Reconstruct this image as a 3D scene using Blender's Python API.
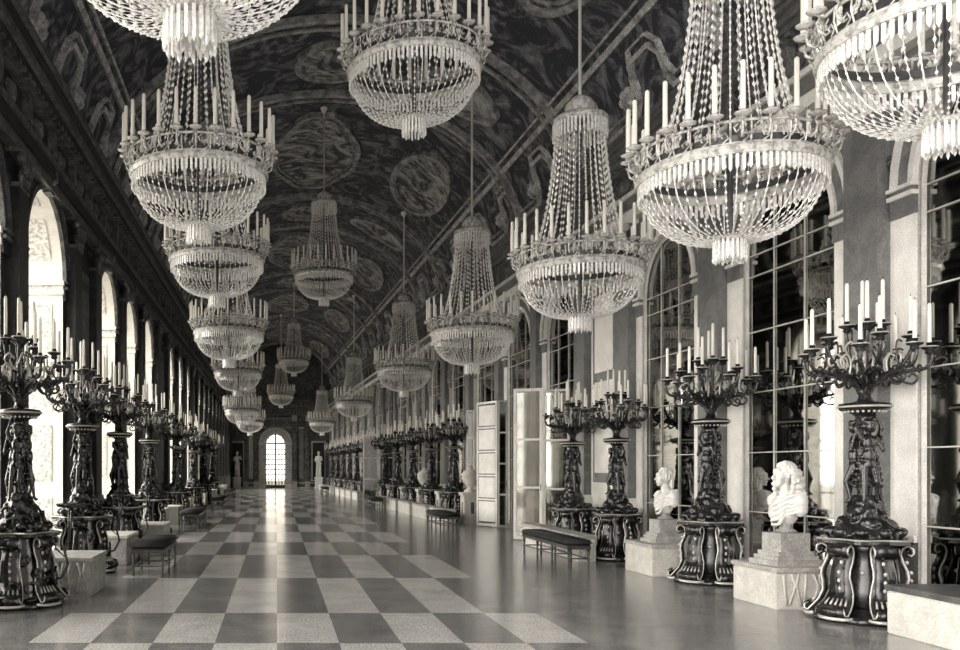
import bpy, bmesh, math, random
from math import pi, sin, cos, radians, sqrt, atan2
from mathutils import Matrix, Vector

random.seed(7)
S = bpy.context.scene
for o in list(bpy.data.objects): bpy.data.objects.remove(o)
COL = S.collection

# ------------------------------------------------------------------ camera
cam_d = bpy.data.cameras.new('camera'); cam = bpy.data.objects.new('camera', cam_d); COL.objects.link(cam)
cam.location = (0, 0, 1.7); cam.rotation_euler = (pi/2, 0, 0)
cam_d.sensor_width = 36; cam_d.lens = 36*900/960.0
cam_d.shift_x = (480-277)/960.0; cam_d.shift_y = (468-325)/960.0
cam_d.clip_start = .05; cam_d.clip_end = 500
S.camera = cam
# ------------------------------------------------------------------ world, exposure
S.view_settings.view_transform = 'Standard'; S.view_settings.look = 'None'
S.view_settings.exposure = 0.85; S.view_settings.gamma = 1.0
SKY_BASE, SKY_LEFT, SKY_FWD = 0.5, 10.5, 8.5
w = bpy.data.worlds.new('world'); S.world = w; w.use_nodes = True
nt = w.node_tree; nt.nodes.clear()
tc = nt.nodes.new('ShaderNodeTexCoord'); sx = nt.nodes.new('ShaderNodeSeparateXYZ')
nt.links.new(tc.outputs['Generated'], sx.inputs[0])
m1 = nt.nodes.new('ShaderNodeMath'); m1.operation = 'MULTIPLY'; m1.inputs[1].default_value = -1.0; m1.use_clamp = True
nt.links.new(sx.outputs['X'], m1.inputs[0])
m2 = nt.nodes.new('ShaderNodeMath'); m2.operation = 'POWER'; m2.inputs[1].default_value = 1.4
nt.links.new(m1.outputs[0], m2.inputs[0])
m3 = nt.nodes.new('ShaderNodeMath'); m3.operation = 'MULTIPLY_ADD'; m3.inputs[1].default_value = SKY_LEFT; m3.inputs[2].default_value = SKY_BASE
nt.links.new(m2.outputs[0], m3.inputs[0])
f1 = nt.nodes.new('ShaderNodeMath'); f1.operation = 'POWER'; f1.inputs[1].default_value = 6.0
f0 = nt.nodes.new('ShaderNodeMath'); f0.operation = 'MAXIMUM'; f0.inputs[1].default_value = 0.0
nt.links.new(sx.outputs['Y'], f0.inputs[0]); nt.links.new(f0.outputs[0], f1.inputs[0])
f2 = nt.nodes.new('ShaderNodeMath'); f2.operation = 'MULTIPLY_ADD'; f2.inputs[1].default_value = SKY_FWD
nt.links.new(f1.outputs[0], f2.inputs[0]); nt.links.new(m3.outputs[0], f2.inputs[2])
bg = nt.nodes.new('ShaderNodeBackground'); bg.inputs[0].default_value = (1.0, .955, .915, 1)
nt.links.new(f2.outputs[0], bg.inputs[1])
wo = nt.nodes.new('ShaderNodeOutputWorld'); nt.links.new(bg.outputs[0], wo.inputs[0])

# ------------------------------------------------------------------ materials
def neutral(c, k=.45):
    g = sum(c[:3])/3; return tuple(x+(g-x)*k for x in c[:3])
def mat(name, c1, c2=None, scale=6, rough=.6, metal=0, bump=0, bscale=40, distort=0, lo=.4, hi=.6, spec=.5, fine=0, coords='Object'):
    m = bpy.data.materials.new(name); m.use_nodes = True
    n = m.node_tree.nodes; L = m.node_tree.links
    b = n['Principled BSDF']
    b.inputs['Roughness'].default_value = rough; b.inputs['Metallic'].default_value = metal
    b.inputs['Specular IOR Level'].default_value = spec
    c1 = neutral(c1); c2 = neutral(c2) if c2 else None
    c1 = tuple(c1)+(1,); c2 = tuple(c2)+(1,) if c2 else tuple(x*.8 for x in c1[:3])+(1,)
    t = n.new('ShaderNodeTexCoord')
    ns = n.new('ShaderNodeTexNoise'); ns.inputs['Scale'].default_value = scale
    ns.inputs['Detail'].default_value = 6; ns.inputs['Roughness'].default_value = .6; ns.inputs['Distortion'].default_value = distort
    L.new(t.outputs[coords], ns.inputs['Vector'])
    r = n.new('ShaderNodeValToRGB'); r.color_ramp.elements[0].position = lo; r.color_ramp.elements[1].position = hi
    r.color_ramp.elements[0].color = c1; r.color_ramp.elements[1].color = c2
    L.new(ns.outputs['Fac'], r.inputs['Fac'])
    out = r.outputs['Color']
    if fine:
        f = n.new('ShaderNodeTexNoise'); f.inputs['Scale'].default_value = 45; f.inputs['Detail'].default_value = 2
        L.new(t.outputs[coords], f.inputs['Vector'])
        mr = n.new('ShaderNodeMapRange'); mr.inputs[1].default_value = .35; mr.inputs[2].default_value = .65
        mr.inputs[3].default_value = 1-fine; mr.inputs[4].default_value = 1+fine
        L.new(f.outputs['Fac'], mr.inputs[0])
        mx = n.new('ShaderNodeVectorMath'); mx.operation = 'SCALE'
        L.new(out, mx.inputs[0]); L.new(mr.outputs[0], mx.inputs['Scale'])
        out = mx.outputs[0]
    L.new(out, b.inputs['Base Color'])
    if bump:
        bn = n.new('ShaderNodeTexNoise'); bn.inputs['Scale'].default_value = bscale; bn.inputs['Detail'].default_value = 4
        L.new(t.outputs[coords], bn.inputs['Vector'])
        bp = n.new('ShaderNodeBump'); bp.inputs['Strength'].default_value = bump; bp.inputs['Distance'].default_value = .03
        L.new(bn.outputs['Fac'], bp.inputs['Height']); L.new(bp.outputs[0], b.inputs['Normal'])
    return m

M = {}
M['cream'] = mat('cream_paint', (.80,.765,.69), (.70,.67,.60), scale=3, rough=.6, fine=.1, bump=.1)
M['cream_dim'] = mat('cream_moulding', (.55,.52,.45), (.42,.40,.35), scale=5, rough=.5, fine=.12)
M['marble'] = mat('grey_marble', (.11,.11,.11), (.19,.19,.185), scale=2.2, rough=.35, distort=1.6, lo=.35, hi=.62, fine=.2)
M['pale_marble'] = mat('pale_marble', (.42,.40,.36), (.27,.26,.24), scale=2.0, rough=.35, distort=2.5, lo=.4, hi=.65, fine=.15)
M['dark_wall'] = mat('dark_wall', (.008,.008,.011), (.020,.020,.023), scale=2.5, rough=.7, distort=1, fine=.3, bump=.2)  # backlit shade of the window wall is put into this dark tone
M['shaded_marble'] = mat('shaded_marble', (.009,.009,.012), (.028,.028,.031), scale=2.5, rough=.5, distort=2, fine=.3)  # marble darkened in colour for the backlit window-side pilasters
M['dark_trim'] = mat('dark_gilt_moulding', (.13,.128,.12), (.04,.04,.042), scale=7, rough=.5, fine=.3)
M['frieze'] = mat('carved_frieze', (.03,.03,.034), (.20,.195,.18), scale=5, rough=.6, distort=3, lo=.45, hi=.62, bump=.8, bscale=9)
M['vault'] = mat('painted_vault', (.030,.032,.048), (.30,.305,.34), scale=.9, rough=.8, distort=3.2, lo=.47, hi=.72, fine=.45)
M['vault_trim'] = mat('vault_moulding', (.42,.415,.40), (.15,.15,.152), scale=4, rough=.7, fine=.3)
M['painting'] = mat('faded_fresco', (.04,.04,.05), (.50,.495,.485), scale=.9, rough=.8, distort=3.0, lo=.42, hi=.66, fine=.4)
M['jamb'] = mat('cream_limestone', (.84,.80,.70), (.78,.74,.64), scale=3, rough=.9, fine=.08)  # pale cream stone of the window embrasures
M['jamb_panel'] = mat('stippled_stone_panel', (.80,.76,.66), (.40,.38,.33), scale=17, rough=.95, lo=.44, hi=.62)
M['stone'] = mat('pale_stone_block', (.62,.58,.49), (.50,.47,.40), scale=4, rough=.8, fine=.12, bump=.15)
M['stone_grey'] = mat('grey_stone_block', (.30,.29,.26), (.42,.40,.35), scale=3, rough=.8, fine=.2, bump=.2, distort=1.5)
M['slab'] = mat('dark_slab', (.05,.05,.052), (.10,.098,.095), scale=6, rough=.4, fine=.2)
M['white_marble'] = mat('white_statuary_marble', (.74,.72,.66), (.64,.62,.57), scale=5, rough=.45, fine=.06)
M['bronze'] = mat('dark_bronze', (.007,.007,.008), (.022,.021,.021), scale=8, rough=.2, metal=0, spec=.55, fine=.2)
M['bronze_lit'] = mat('gilt_edge_and_highlight', (.62,.58,.50), (.45,.42,.36), scale=9, rough=.3, metal=.3)  # gilt rims; also paints lit highlights onto the dark bronze
M['candle'] = mat('candle_wax', (.86,.81,.68), (.80,.75,.63), scale=5, rough=.5)
M['wick'] = mat('wick', (.02,.02,.02), (.03,.03,.03), rough=.9)
M['crystal'] = mat('cut_crystal', (.95,.93,.87), (.70,.68,.63), scale=30, rough=.12, spec=1.0)
M['chand_metal'] = mat('chandelier_silver_gilt', (.66,.64,.57), (.28,.27,.25), scale=14, rough=.25, metal=.1, lo=.45, hi=.62)
M['chand_dark'] = mat('chandelier_dark_scroll_ground', (.03,.03,.032), (.07,.068,.065), scale=14, rough=.4)
M['rod'] = mat('pale_rod', (.90,.87,.80), (.82,.79,.72), rough=.5)
M['leather'] = mat('black_leather', (.018,.018,.020), (.035,.034,.034), scale=8, rough=.6, bump=.2, spec=.2)
M['dark_wood'] = mat('dark_turned_wood', (.03,.028,.026), (.06,.055,.05), scale=9, rough=.35)
M['cornice_grey'] = mat('grey_cornice_stone', (.16,.158,.152), (.10,.099,.096), scale=4, rough=.6, fine=.3)  # plain mid grey, darker than the cream bands
M['cove_trim'] = mat('gilt_strapwork', (.60,.59,.56), (.2,.2,.2), scale=5, rough=.6, fine=.4, lo=.4, hi=.65)
M['end_marble'] = mat('veined_end_wall_marble', (.035,.035,.040), (.12,.118,.115), scale=1.6, rough=.5, distort=2.5, fine=.4)
M['niche_marble'] = mat('brightened_niche_marble', (.93,.91,.86), (.86,.84,.79), scale=5, rough=.5)  # statuary marble lightened in colour to make up for low light there
M['ground'] = mat('pale_gravel', (.5,.47,.4), (.4,.38,.33), scale=20, rough=.9)

def mirror_mat(name, tint, dark):
    m = bpy.data.materials.new(name); m.use_nodes = True
    n = m.node_tree.nodes; L = m.node_tree.links; b = n['Principled BSDF']
    b.inputs['Metallic'].default_value = 1; b.inputs['Roughness'].default_value = .035
    t = n.new('ShaderNodeTexCoord'); ns = n.new('ShaderNodeTexNoise'); ns.inputs['Scale'].default_value = 1.3; ns.inputs['Detail'].default_value = 8
    L.new(t.outputs['Object'], ns.inputs['Vector'])
    r = n.new('ShaderNodeValToRGB'); r.color_ramp.elements[0].position = .35; r.color_ramp.elements[1].position = .7
    r.color_ramp.elements[0].color = dark+(1,); r.color_ramp.elements[1].color = tint+(1,)
    L.new(ns.outputs['Fac'], r.inputs['Fac']); L.new(r.outputs[0], b.inputs['Base Color'])
    return m
M['mirror'] = mirror_mat('old_mirror_glass', (.50,.50,.48), (.34,.34,.33))

def glass_mat(name, tr, gl):
    m = bpy.data.materials.new(name); m.use_nodes = True
    n = m.node_tree.nodes; L = m.node_tree.links; n.clear()
    o = n.new('ShaderNodeOutputMaterial'); mx = n.new('ShaderNodeMixShader')
    t = n.new('ShaderNodeBsdfTransparent'); t.inputs[0].default_value = tr+(1,)
    g = n.new('ShaderNodeBsdfGlossy'); g.inputs['Roughness'].default_value = .05; g.inputs['Color'].default_value = (.9,.9,.85,1)
    mx.inputs[0].default_value = gl
    L.new(t.outputs[0], mx.inputs[1]); L.new(g.outputs[0], mx.inputs[2]); L.new(mx.outputs[0], o.inputs[0])
    return m
M['glass'] = glass_mat('window_pane_glass', (.95,.95,.93), .05)
M['milky_glass'] = glass_mat('milky_door_glass', (.5,.485,.45), .03)
M['door_glass'] = glass_mat('grey_door_glass', (.42,.41,.40), .12)

def floor_mat(name, c1, c2):
    m = mat(name, c1, c2, scale=1.6, rough=.2, fine=.4, lo=.35, hi=.65, distort=.6, spec=.8)
    n = m.node_tree.nodes; L = m.node_tree.links; b = n['Principled BSDF']
    b.inputs['Roughness'].default_value = .13; b.inputs['Coat Weight'].default_value = .25; b.inputs['Coat Roughness'].default_value = .12; b.inputs['Coat IOR'].default_value = 1.5
    t = n.new('ShaderNodeTexCoord'); mp = n.new('ShaderNodeMapping'); mp.inputs['Scale'].default_value = (.25, 7, 1)
    L.new(t.outputs['Object'], mp.inputs[0])
    bn = n.new('ShaderNodeTexNoise'); bn.inputs['Scale'].default_value = 7; bn.inputs['Detail'].default_value = 5
    L.new(mp.outputs[0], bn.inputs['Vector'])
    bp = n.new('ShaderNodeBump'); bp.inputs['Strength'].default_value = .5; bp.inputs['Distance'].default_value = .01
    L.new(bn.outputs['Fac'], bp.inputs['Height']); L.new(bp.outputs[0], b.inputs['Normal'])
    return m
M['tile_light'] = floor_mat('light_floor_tile', (.54,.52,.49), (.68,.66,.625))
M['tile_dark'] = floor_mat('dark_floor_tile', (.15,.151,.158), (.26,.257,.26))
M['tile_border'] = floor_mat('plain_border_parquet', (.17,.167,.164), (.28,.276,.268))
M['tile_joint'] = floor_mat('floor_joint', (.03,.03,.03), (.04,.04,.04))

# ------------------------------------------------------------------ mesh builder
class MB:
    def __init__(s): s.v = []; s.f = []; s.m = []; s.T = Matrix.Identity(4)
    def add(s, vs, fs, mi=0, T=None):
        k = len(s.v); TT = s.T @ T if T is not None else s.T
        s.v += [tuple(TT @ Vector(p)) for p in vs]
        s.f += [tuple(i+k for i in f) for f in fs]; s.m += [mi]*len(fs); return s
    def box(s, x0, x1, y0, y1, z0, z1, mi=0, T=None):
        vs = [(x,y,z) for x in (x0,x1) for y in (y0,y1) for z in (z0,z1)]
        return s.add(vs, [(0,1,3,2),(4,6,7,5),(0,4,5,1),(2,3,7,6),(0,2,6,4),(1,5,7,3)], mi, T)
    def lathe(s, prof, n=24, mi=0, T=None, lob=0, lobn=8, caps=True):
        vs = []; fs = []
        for (r,z) in prof:
            for k in range(n):
                a = 2*pi*k/n; rr = r*(1+lob*cos(lobn*a)); vs.append((rr*cos(a), rr*sin(a), z))
        for i in range(len(prof)-1):
            for k in range(n):
                k2 = (k+1)%n; fs.append((i*n+k, i*n+k2, (i+1)*n+k2, (i+1)*n+k))
        if caps: fs.append(tuple(range(n))[::-1]); fs.append(tuple((len(prof)-1)*n+k for k in range(n)))
        return s.add(vs, fs, mi, T)
    def tube(s, pts, r, n=6, mi=0, T=None, closed=False):
        P = [Vector(p) for p in pts]; N = len(P); vs = []; fs = []
        up = Vector((0,0,1)); prev = None
        for i, p in enumerate(P):
            a = P[(i-1) % N] if (closed or i > 0) else p
            b = P[(i+1) % N] if (closed or i < N-1) else p
            d = (b-a).normalized()
            if prev is None:
                u = d.cross(up)
                if u.length < .05: u = d.cross(Vector((1,0,0)))
            else:
                u = prev - d*prev.dot(d)
                if u.length < .01: u = d.cross(up)
            u.normalize(); prev = u; w_ = d.cross(u)
            rr = r[i] if isinstance(r, (list, tuple)) else r
            for k in range(n):
                t = 2*pi*k/n; vs.append(tuple(p + u*cos(t)*rr + w_*sin(t)*rr))
        M_ = N if closed else N-1
        for i in range(M_):
            j = (i+1) % N
            for k in range(n):
                k2 = (k+1) % n; fs.append((i*n+k, i*n+k2, j*n+k2, j*n+k))
        if not closed:
            fs.append(tuple(range(n))[::-1]); fs.append(tuple((N-1)*n+k for k in range(n)))
        return s.add(vs, fs, mi, T)
    def ell(s, c, r, n=10, mi=0, T=None, R=None):
        if not isinstance(r, (list, tuple)): r = (r,r,r)
        vs = []; fs = []; h = max(4, n//2)
        vs.append((0,0,-1))
        for i in range(1, h):
            ph = -pi/2 + pi*i/h
            for k in range(n):
                a = 2*pi*k/n; vs.append((cos(ph)*cos(a), cos(ph)*sin(a), sin(ph)))
        vs.append((0,0,1)); top = len(vs)-1
        for k in range(n): fs.append((0, 1+(k+1)%n, 1+k))
        for i in range(h-2):
            for k in range(n):
                a = 1+i*n; fs.append((a+k, a+(k+1)%n, a+n+(k+1)%n, a+n+k))
        a = 1+(h-2)*n
        for k in range(n): fs.append((a+k, a+(k+1)%n, top))
        TT = Matrix.Translation(c) @ (R if R is not None else Matrix.Identity(4)) @ Matrix.Diagonal((r[0],r[1],r[2],1))
        if T is not None: TT = T @ TT
        return s.add(vs, fs, mi, TT)
    def octa(s, c, r, h, mi=0, dirv=None):
        x,y,z = c
        d = Vector(dirv).normalized() if dirv is not None else Vector((0,0,1))
        u = d.cross(Vector((.3,.9,.1))).normalized(); w_ = d.cross(u); C_ = Vector(c)
        vs = [tuple(C_+u*r), tuple(C_+w_*r), tuple(C_-u*r), tuple(C_-w_*r), tuple(C_+d*h), tuple(C_-d*h)]
        return s.add(vs, [(0,1,4),(1,2,4),(2,3,4),(3,0,4),(1,0,5),(2,1,5),(3,2,5),(0,3,5)], mi)
    def ribbon(s, pts, wid, thick, mi=0, T=None):
        # box section swept along points in the local xz plane, wid along y (number or list)
        vs = []; fs = []; N = len(pts)
        for i,(x,z) in enumerate(pts):
            a = pts[max(0,i-1)]; b = pts[min(N-1,i+1)]
            dx, dz = b[0]-a[0], b[1]-a[1]; l = sqrt(dx*dx+dz*dz) or 1
            nx, nz = dz/l*thick/2, -dx/l*thick/2
            ww = (wid[i] if isinstance(wid, (list,tuple)) else wid)/2
            vs += [(x+nx,-ww,z+nz),(x+nx,ww,z+nz),(x-nx,ww,z-nz),(x-nx,-ww,z-nz)]
        for i in range(N-1):
            for k in range(4):
                k2 = (k+1)%4; fs.append((i*4+k, i*4+k2, i*4+4+k2, i*4+4+k))
        fs.append((3,2,1,0)); fs.append(tuple((N-1)*4+k for k in range(4)))
        return s.add(vs, fs, mi, T)
    def mesh(s, name, mats, smooth=False, recalc=True):
        me = bpy.data.meshes.new(name); me.from_pydata(s.v, [], s.f)
        for x in mats: me.materials.append(M[x])
        for p, mi in zip(me.polygons, s.m): p.material_index = mi; p.use_smooth = smooth
        if recalc:
            b = bmesh.new(); b.from_mesh(me); bmesh.ops.recalc_face_normals(b, faces=b.faces); b.to_mesh(me); b.free()
        me.update(); return me
    def build(s, name, mats, parent=None, smooth=False, mw=None):
        if isinstance(mats, str): mats = [mats]
        o = bpy.data.objects.new(name, s.mesh(name, mats, smooth)); COL.objects.link(o)
        if parent is not None: o.parent = parent
        if mw is not None: o.matrix_world = mw
        return o

def cr(P, m=4):
    # smooth a polyline (Catmull-Rom)
    P = [Vector(p) for p in P]; out = []
    for i in range(len(P)-1):
        a, b, c, d = P[max(0,i-1)], P[i], P[i+1], P[min(len(P)-1,i+2)]
        for k in range(m):
            t = k/m; out.append(tuple(.5*((2*b)+(c-a)*t+(2*a-5*b+4*c-d)*t*t+(3*b-a-3*c+d)*t**3)))
    out.append(tuple(P[-1])); return out
def crr(r, m=4):
    out = []
    for i in range(len(r)-1):
        for k in range(m): out.append(r[i]+(r[i+1]-r[i])*k/m)
    return out+[r[-1]]
def remesh(mb, name, matname, vox, smooth_it=2):
    me = mb.mesh(name+'_tmp', [matname], recalc=False)
    o = bpy.data.objects.new('tmp', me); COL.objects.link(o)
    r = o.modifiers.new('r', 'REMESH'); r.mode = 'VOXEL'; r.voxel_size = vox; r.use_smooth_shade = True
    if smooth_it:
        sm = o.modifiers.new('s', 'SMOOTH'); sm.iterations = smooth_it; sm.factor = .5
    dg = bpy.context.evaluated_depsgraph_get(); dg.update()
    nm = bpy.data.meshes.new_from_object(o.evaluated_get(dg), depsgraph=dg); nm.name = name
    bpy.data.objects.remove(o); bpy.data.meshes.remove(me)
    nm.materials.clear(); nm.materials.append(M[matname])
    for p in nm.polygons: p.use_smooth = True; p.material_index = 0
    return nm
def obj(name, me, parent=None, loc=None):
    o = bpy.data.objects.new(name, me); COL.objects.link(o)
    if parent is not None: o.parent = parent
    if loc is not None: o.location = loc
    return o
def empty(name, loc=(0,0,0), rz=0):
    o = bpy.data.objects.new(name, None); COL.objects.link(o); o.location = loc; o.rotation_euler = (0,0,rz); o.empty_display_size = .2
    return o
def tag(o, label=None, cat=None, group=None, kind=None):
    if label: o['label'] = label
    if cat: o['category'] = cat
    if group: o['group'] = group
    if kind: o['kind'] = kind
    return o
def copy_tree(o, parent=None):
    c = o.copy(); COL.objects.link(c)
    if parent is not None: c.parent = parent
    for ch in list(KIDS.get(o.name, [])) or [x for x in o.children]:
        copy_tree(ch, c)
    return c
KIDS = {}
TR = [0]
def trim(mb, mats, label, smooth=False, parent=None, mw=None):
    TR[0] += 1
    o = mb.build('trim_%d' % TR[0], mats, parent, smooth, mw)
    tag(o, label, 'trim', kind='structure'); return o
def struct(o, label, cat='wall'): return tag(o, label, cat, kind='structure')
ORD = ['first','second','third','fourth','fifth','sixth','seventh','eighth','ninth','tenth','eleventh','twelfth','thirteenth','fourteenth','fifteenth','sixteenth','seventeenth','eighteenth','nineteenth','twentieth','twenty-first','twenty-second']

# ------------------------------------------------------------------ plan of the hall
XL = -4.0; YE = 75.0; Y0 = 1.0
TH = math.atan(2.7/65)
def XR(Y): return 7.2-(Y-10)*2.7/65
MR = Matrix.Translation((7.2,10,0)) @ Matrix.Rotation(TH, 4, 'Z')   # right wall frame: -x points into the hall, y runs along the wall
ML = Matrix.Translation((XL,0,0))                                      # left wall frame: +x points into the hall
ZS, ZC0, ZC1 = 4.9, 6.45, 7.8            # arch spring, top of the pilasters, top of the cornice
RR = [(4.0,6.4),(7.6,10.1),(11.5,13.6),(15.05,17.0),(20.3,22.3),(23.4,25.6),(26.6,28.9),(30.1,32.3)]
y = 33.6
while y < 72: RR.append((y, y+2.15)); y += 3.5
LW = [(3.8,6.2),(7.2,9.6),(10.8,13.0),(14.2,16.8),(19.9,22.2),(23.2,25.3),(26.5,28.7),(32.4,34.4),(35.4,37.5),(38.6,40.6)]
y = 44.2
while y < 73: LW.append((y, y+2.0)); y += 3.15
LW = [w_ for w_ in LW if w_[1] < 74]; RR = [r for r in RR if r[1] < 74]

# ------------------------------------------------------------------ floor
rows = [-1,2.2,5.4,8.74,10.55,13.9,17.6,20.6,23.9,27.2,31.0]
while rows[-1] < 75.0: rows.append(rows[-1]+3.4)
rows[-1] = 75.0
TW = .605
mb = MB()
for j in range(len(rows)-1):
    a, b = rows[j], rows[j+1]
    mb.add([(XL-1.05,a+.006,0),(-4*TW,a+.006,0),(-4*TW,b-.006,0),(XL-1.05,b-.006,0)], [(0,1,2,3)], 3)
    mb.add([(5*TW,a+.006,0),(14*TW,a+.006,0),(14*TW,b-.006,0),(5*TW,b-.006,0)], [(0,1,2,3)], 3)
    for k in range(-4, 5):
        x0, x1 = k*TW, (k+1)*TW
        par = (k + j + 1) % 2
        mb.add([(x0,a+.006,0),(x1,a+.006,0),(x1,b-.006,0),(x0,b-.006,0)], [(0,1,2,3)], 0 if par == 0 else 1)
    mb.add([(XL-1.05,b-.006,0),(14*TW,b-.006,0),(14*TW,b+.006,0),(XL-1.05,b+.006,0)], [(0,1,2,3)], 2)
mb.add([(XL-1.05,-1,-.12),(14*TW,-1,-.12),(14*TW,75.5,-.12),(XL-1.05,75.5,-.12)], [(3,2,1,0)], 2)
fl = mb.build('floor', ['tile_light','tile_dark','tile_joint','tile_border']); struct(fl, 'polished floor of long light and dark rectangular tiles', 'floor')
mb = MB(); mb.box(-60, XL-1.04, -20, 130, -.5, -.15); mb.box(XL-1.04, 60, 76.3, 130, -.5, -.15)
struct(mb.build('ground', 'ground'), 'pale gravel terrace outside the windows', 'ground')

# ------------------------------------------------------------------ walls with arched openings
def arch_wall(mb, holes, y0, y1, H, thick, sg, z0s=0.0, n=14, mi=0, mj=1, zs=ZS):
    # face plane x=0, wall body to x = sg*thick (away from the room); holes (a,b)
    X = sg*thick
    cur = y0
    for (a, b) in holes:
        for x in (0, X):
            mb.add([(x,cur,0),(x,a,0),(x,a,H),(x,cur,H)], [(0,1,2,3)], mi)
        c = (a+b)/2; r = (b-a)/2
        arc = [(c - r*cos(pi*i/n), zs + r*sin(pi*i/n)) for i in range(n+1)]
        for x in (0, X):
            for i in range(n):
                (ya,za),(yb,zb) = arc[i], arc[i+1]
                mb.add([(x,ya,za),(x,yb,zb),(x,yb,H),(x,ya,H)], [(0,1,2,3)], mi)
            if z0s > 0: mb.add([(x,a,0),(x,b,0),(x,b,z0s),(x,a,z0s)], [(0,1,2,3)], mi)
        line = [(a,z0s)] + arc + [(b,z0s)]
        for i in range(len(line)-1):
            (ya,za),(yb,zb) = line[i], line[i+1]
            mb.add([(0,ya,za),(0,yb,zb),(X,yb,zb),(X,ya,za)], [(0,1,2,3)], mj)
        if z0s > 0: mb.add([(0,a,z0s),(0,b,z0s),(X,b,z0s),(X,a,z0s)], [(0,1,2,3)], mj)
        cur = b
    for x in (0, X): mb.add([(x,cur,0),(x,y1,0),(x,y1,H),(x,cur,H)], [(0,1,2,3)], mi)
    mb.add([(0,y0,0),(X,y0,0),(X,y0,H),(0,y0,H)], [(0,1,2,3)], mi)
    mb.add([(0,y1,0),(X,y1,0),(X,y1,H),(0,y1,H)], [(0,1,2,3)], mi)
    mb.add([(0,y0,H),(X,y0,H),(X,y1,H),(0,y1,H)], [(0,1,2,3)], mi)
WT = 1.0
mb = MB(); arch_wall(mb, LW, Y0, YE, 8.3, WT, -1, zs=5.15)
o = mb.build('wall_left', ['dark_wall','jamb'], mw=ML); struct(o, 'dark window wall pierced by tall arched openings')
mb = MB(); arch_wall(mb, [(a-10,b-10) for a,b in RR], Y0-10, YE-10+.1, 8.3, .25, 1, z0s=.12)
mb.box(.24,.5, Y0-10, YE-10+.1, 0, 8.3, 2)
o = mb.build('wall_right', ['marble','cream_dim','dark_wall'], mw=MR); struct(o, 'pale arcaded wall that holds the arched mirrors')

# jamb dressings: panels and impost mouldings in the left embrasures, then window frames and glass
def arch_pts(c, r, z0, zs, n=14):
    return [(c-r, z0)] + [(c - r*cos(pi*i/n), zs + r*sin(pi*i/n)) for i in range(n+1)] + [(c+r, z0)]
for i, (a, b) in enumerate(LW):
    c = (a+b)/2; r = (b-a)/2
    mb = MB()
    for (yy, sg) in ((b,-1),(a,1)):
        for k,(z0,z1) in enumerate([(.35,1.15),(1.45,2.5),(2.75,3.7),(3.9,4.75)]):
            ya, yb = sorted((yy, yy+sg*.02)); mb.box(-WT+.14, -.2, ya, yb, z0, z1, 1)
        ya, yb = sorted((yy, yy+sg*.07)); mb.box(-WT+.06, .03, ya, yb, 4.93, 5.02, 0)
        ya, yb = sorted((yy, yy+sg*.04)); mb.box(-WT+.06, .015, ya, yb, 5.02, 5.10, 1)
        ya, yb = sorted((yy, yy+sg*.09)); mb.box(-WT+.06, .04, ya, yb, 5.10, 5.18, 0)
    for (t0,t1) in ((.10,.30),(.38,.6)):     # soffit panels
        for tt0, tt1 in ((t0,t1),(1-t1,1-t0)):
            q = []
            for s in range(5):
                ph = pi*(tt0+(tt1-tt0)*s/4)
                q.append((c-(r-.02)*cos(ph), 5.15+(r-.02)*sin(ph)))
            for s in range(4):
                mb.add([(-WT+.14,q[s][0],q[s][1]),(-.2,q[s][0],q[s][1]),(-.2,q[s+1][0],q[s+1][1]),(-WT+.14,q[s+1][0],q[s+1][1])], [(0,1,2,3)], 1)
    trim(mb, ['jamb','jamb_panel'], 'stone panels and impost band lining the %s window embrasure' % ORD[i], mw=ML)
    # window
    x = -WT+.04
    f = MB()
    pts = [(x,p[0],p[1]) for p in arch_pts(c, r-.03, .03, 5.15)]
    f.tube(pts, .05, 4)
    for zz in [.9,1.75,2.6,3.45,4.3,5.15]: f.box(x-.025,x+.025,a+.03,b-.03,zz-.025,zz+.025)
    for q in range(1,4):
        yy = a+(b-a)*q/4; top = 5.15+sqrt(max(0,(r-.05)**2-(yy-c)**2)); f.box(x-.02,x+.02,yy-.02,yy+.02,.03,top)
    wn = f.build('window_%d' % (i+1), 'cream_dim', mw=ML); struct(wn, 'tall arched window number %d from the near end of the left wall' % (i+1), 'window')
    g = MB(); ap = arch_pts(c, r-.03, .03, 5.15)
    g.add([(x,p[0],p[1]) for p in ap]+[(x-.012,p[0],p[1]) for p in ap], [tuple(range(len(ap))), tuple(range(len(ap),2*len(ap)))[::-1]])
    gl = g.build('glass', 'glass', wn); gl.matrix_world = ML

# ------------------------------------------------------------------ classical dressing along each side
def half_ring(mb, sg, c, r0, r1, t, zs, n=20, mi=0):
    # proud arch band; sg: inward x sign; t thickness
    vs = []; fs = []
    for i in range(n+1):
        ph = pi*i/n
        for (r,xx) in ((r0,0),(r0,t),(r1,t),(r1,0)):
            vs.append((sg*xx, c - r*cos(ph), zs + r*sin(ph)))
    for i in range(n):
        for k in range(4):
            k2 = (k+1)%4; fs.append((i*4+k, i*4+k2, i*4+4+k2, i*4+4+k))
    fs += [(0,1,2,3), tuple(n*4+k for k in (3,2,1,0))]
    mb.add(vs, fs, mi)
def bx(mb, sg, t0, t1, y0, y1, z0, z1, mi=0):
    x0, x1 = sorted((sg*t0, sg*t1)); mb.box(x0,x1,y0,y1,z0,z1,mi)

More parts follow.
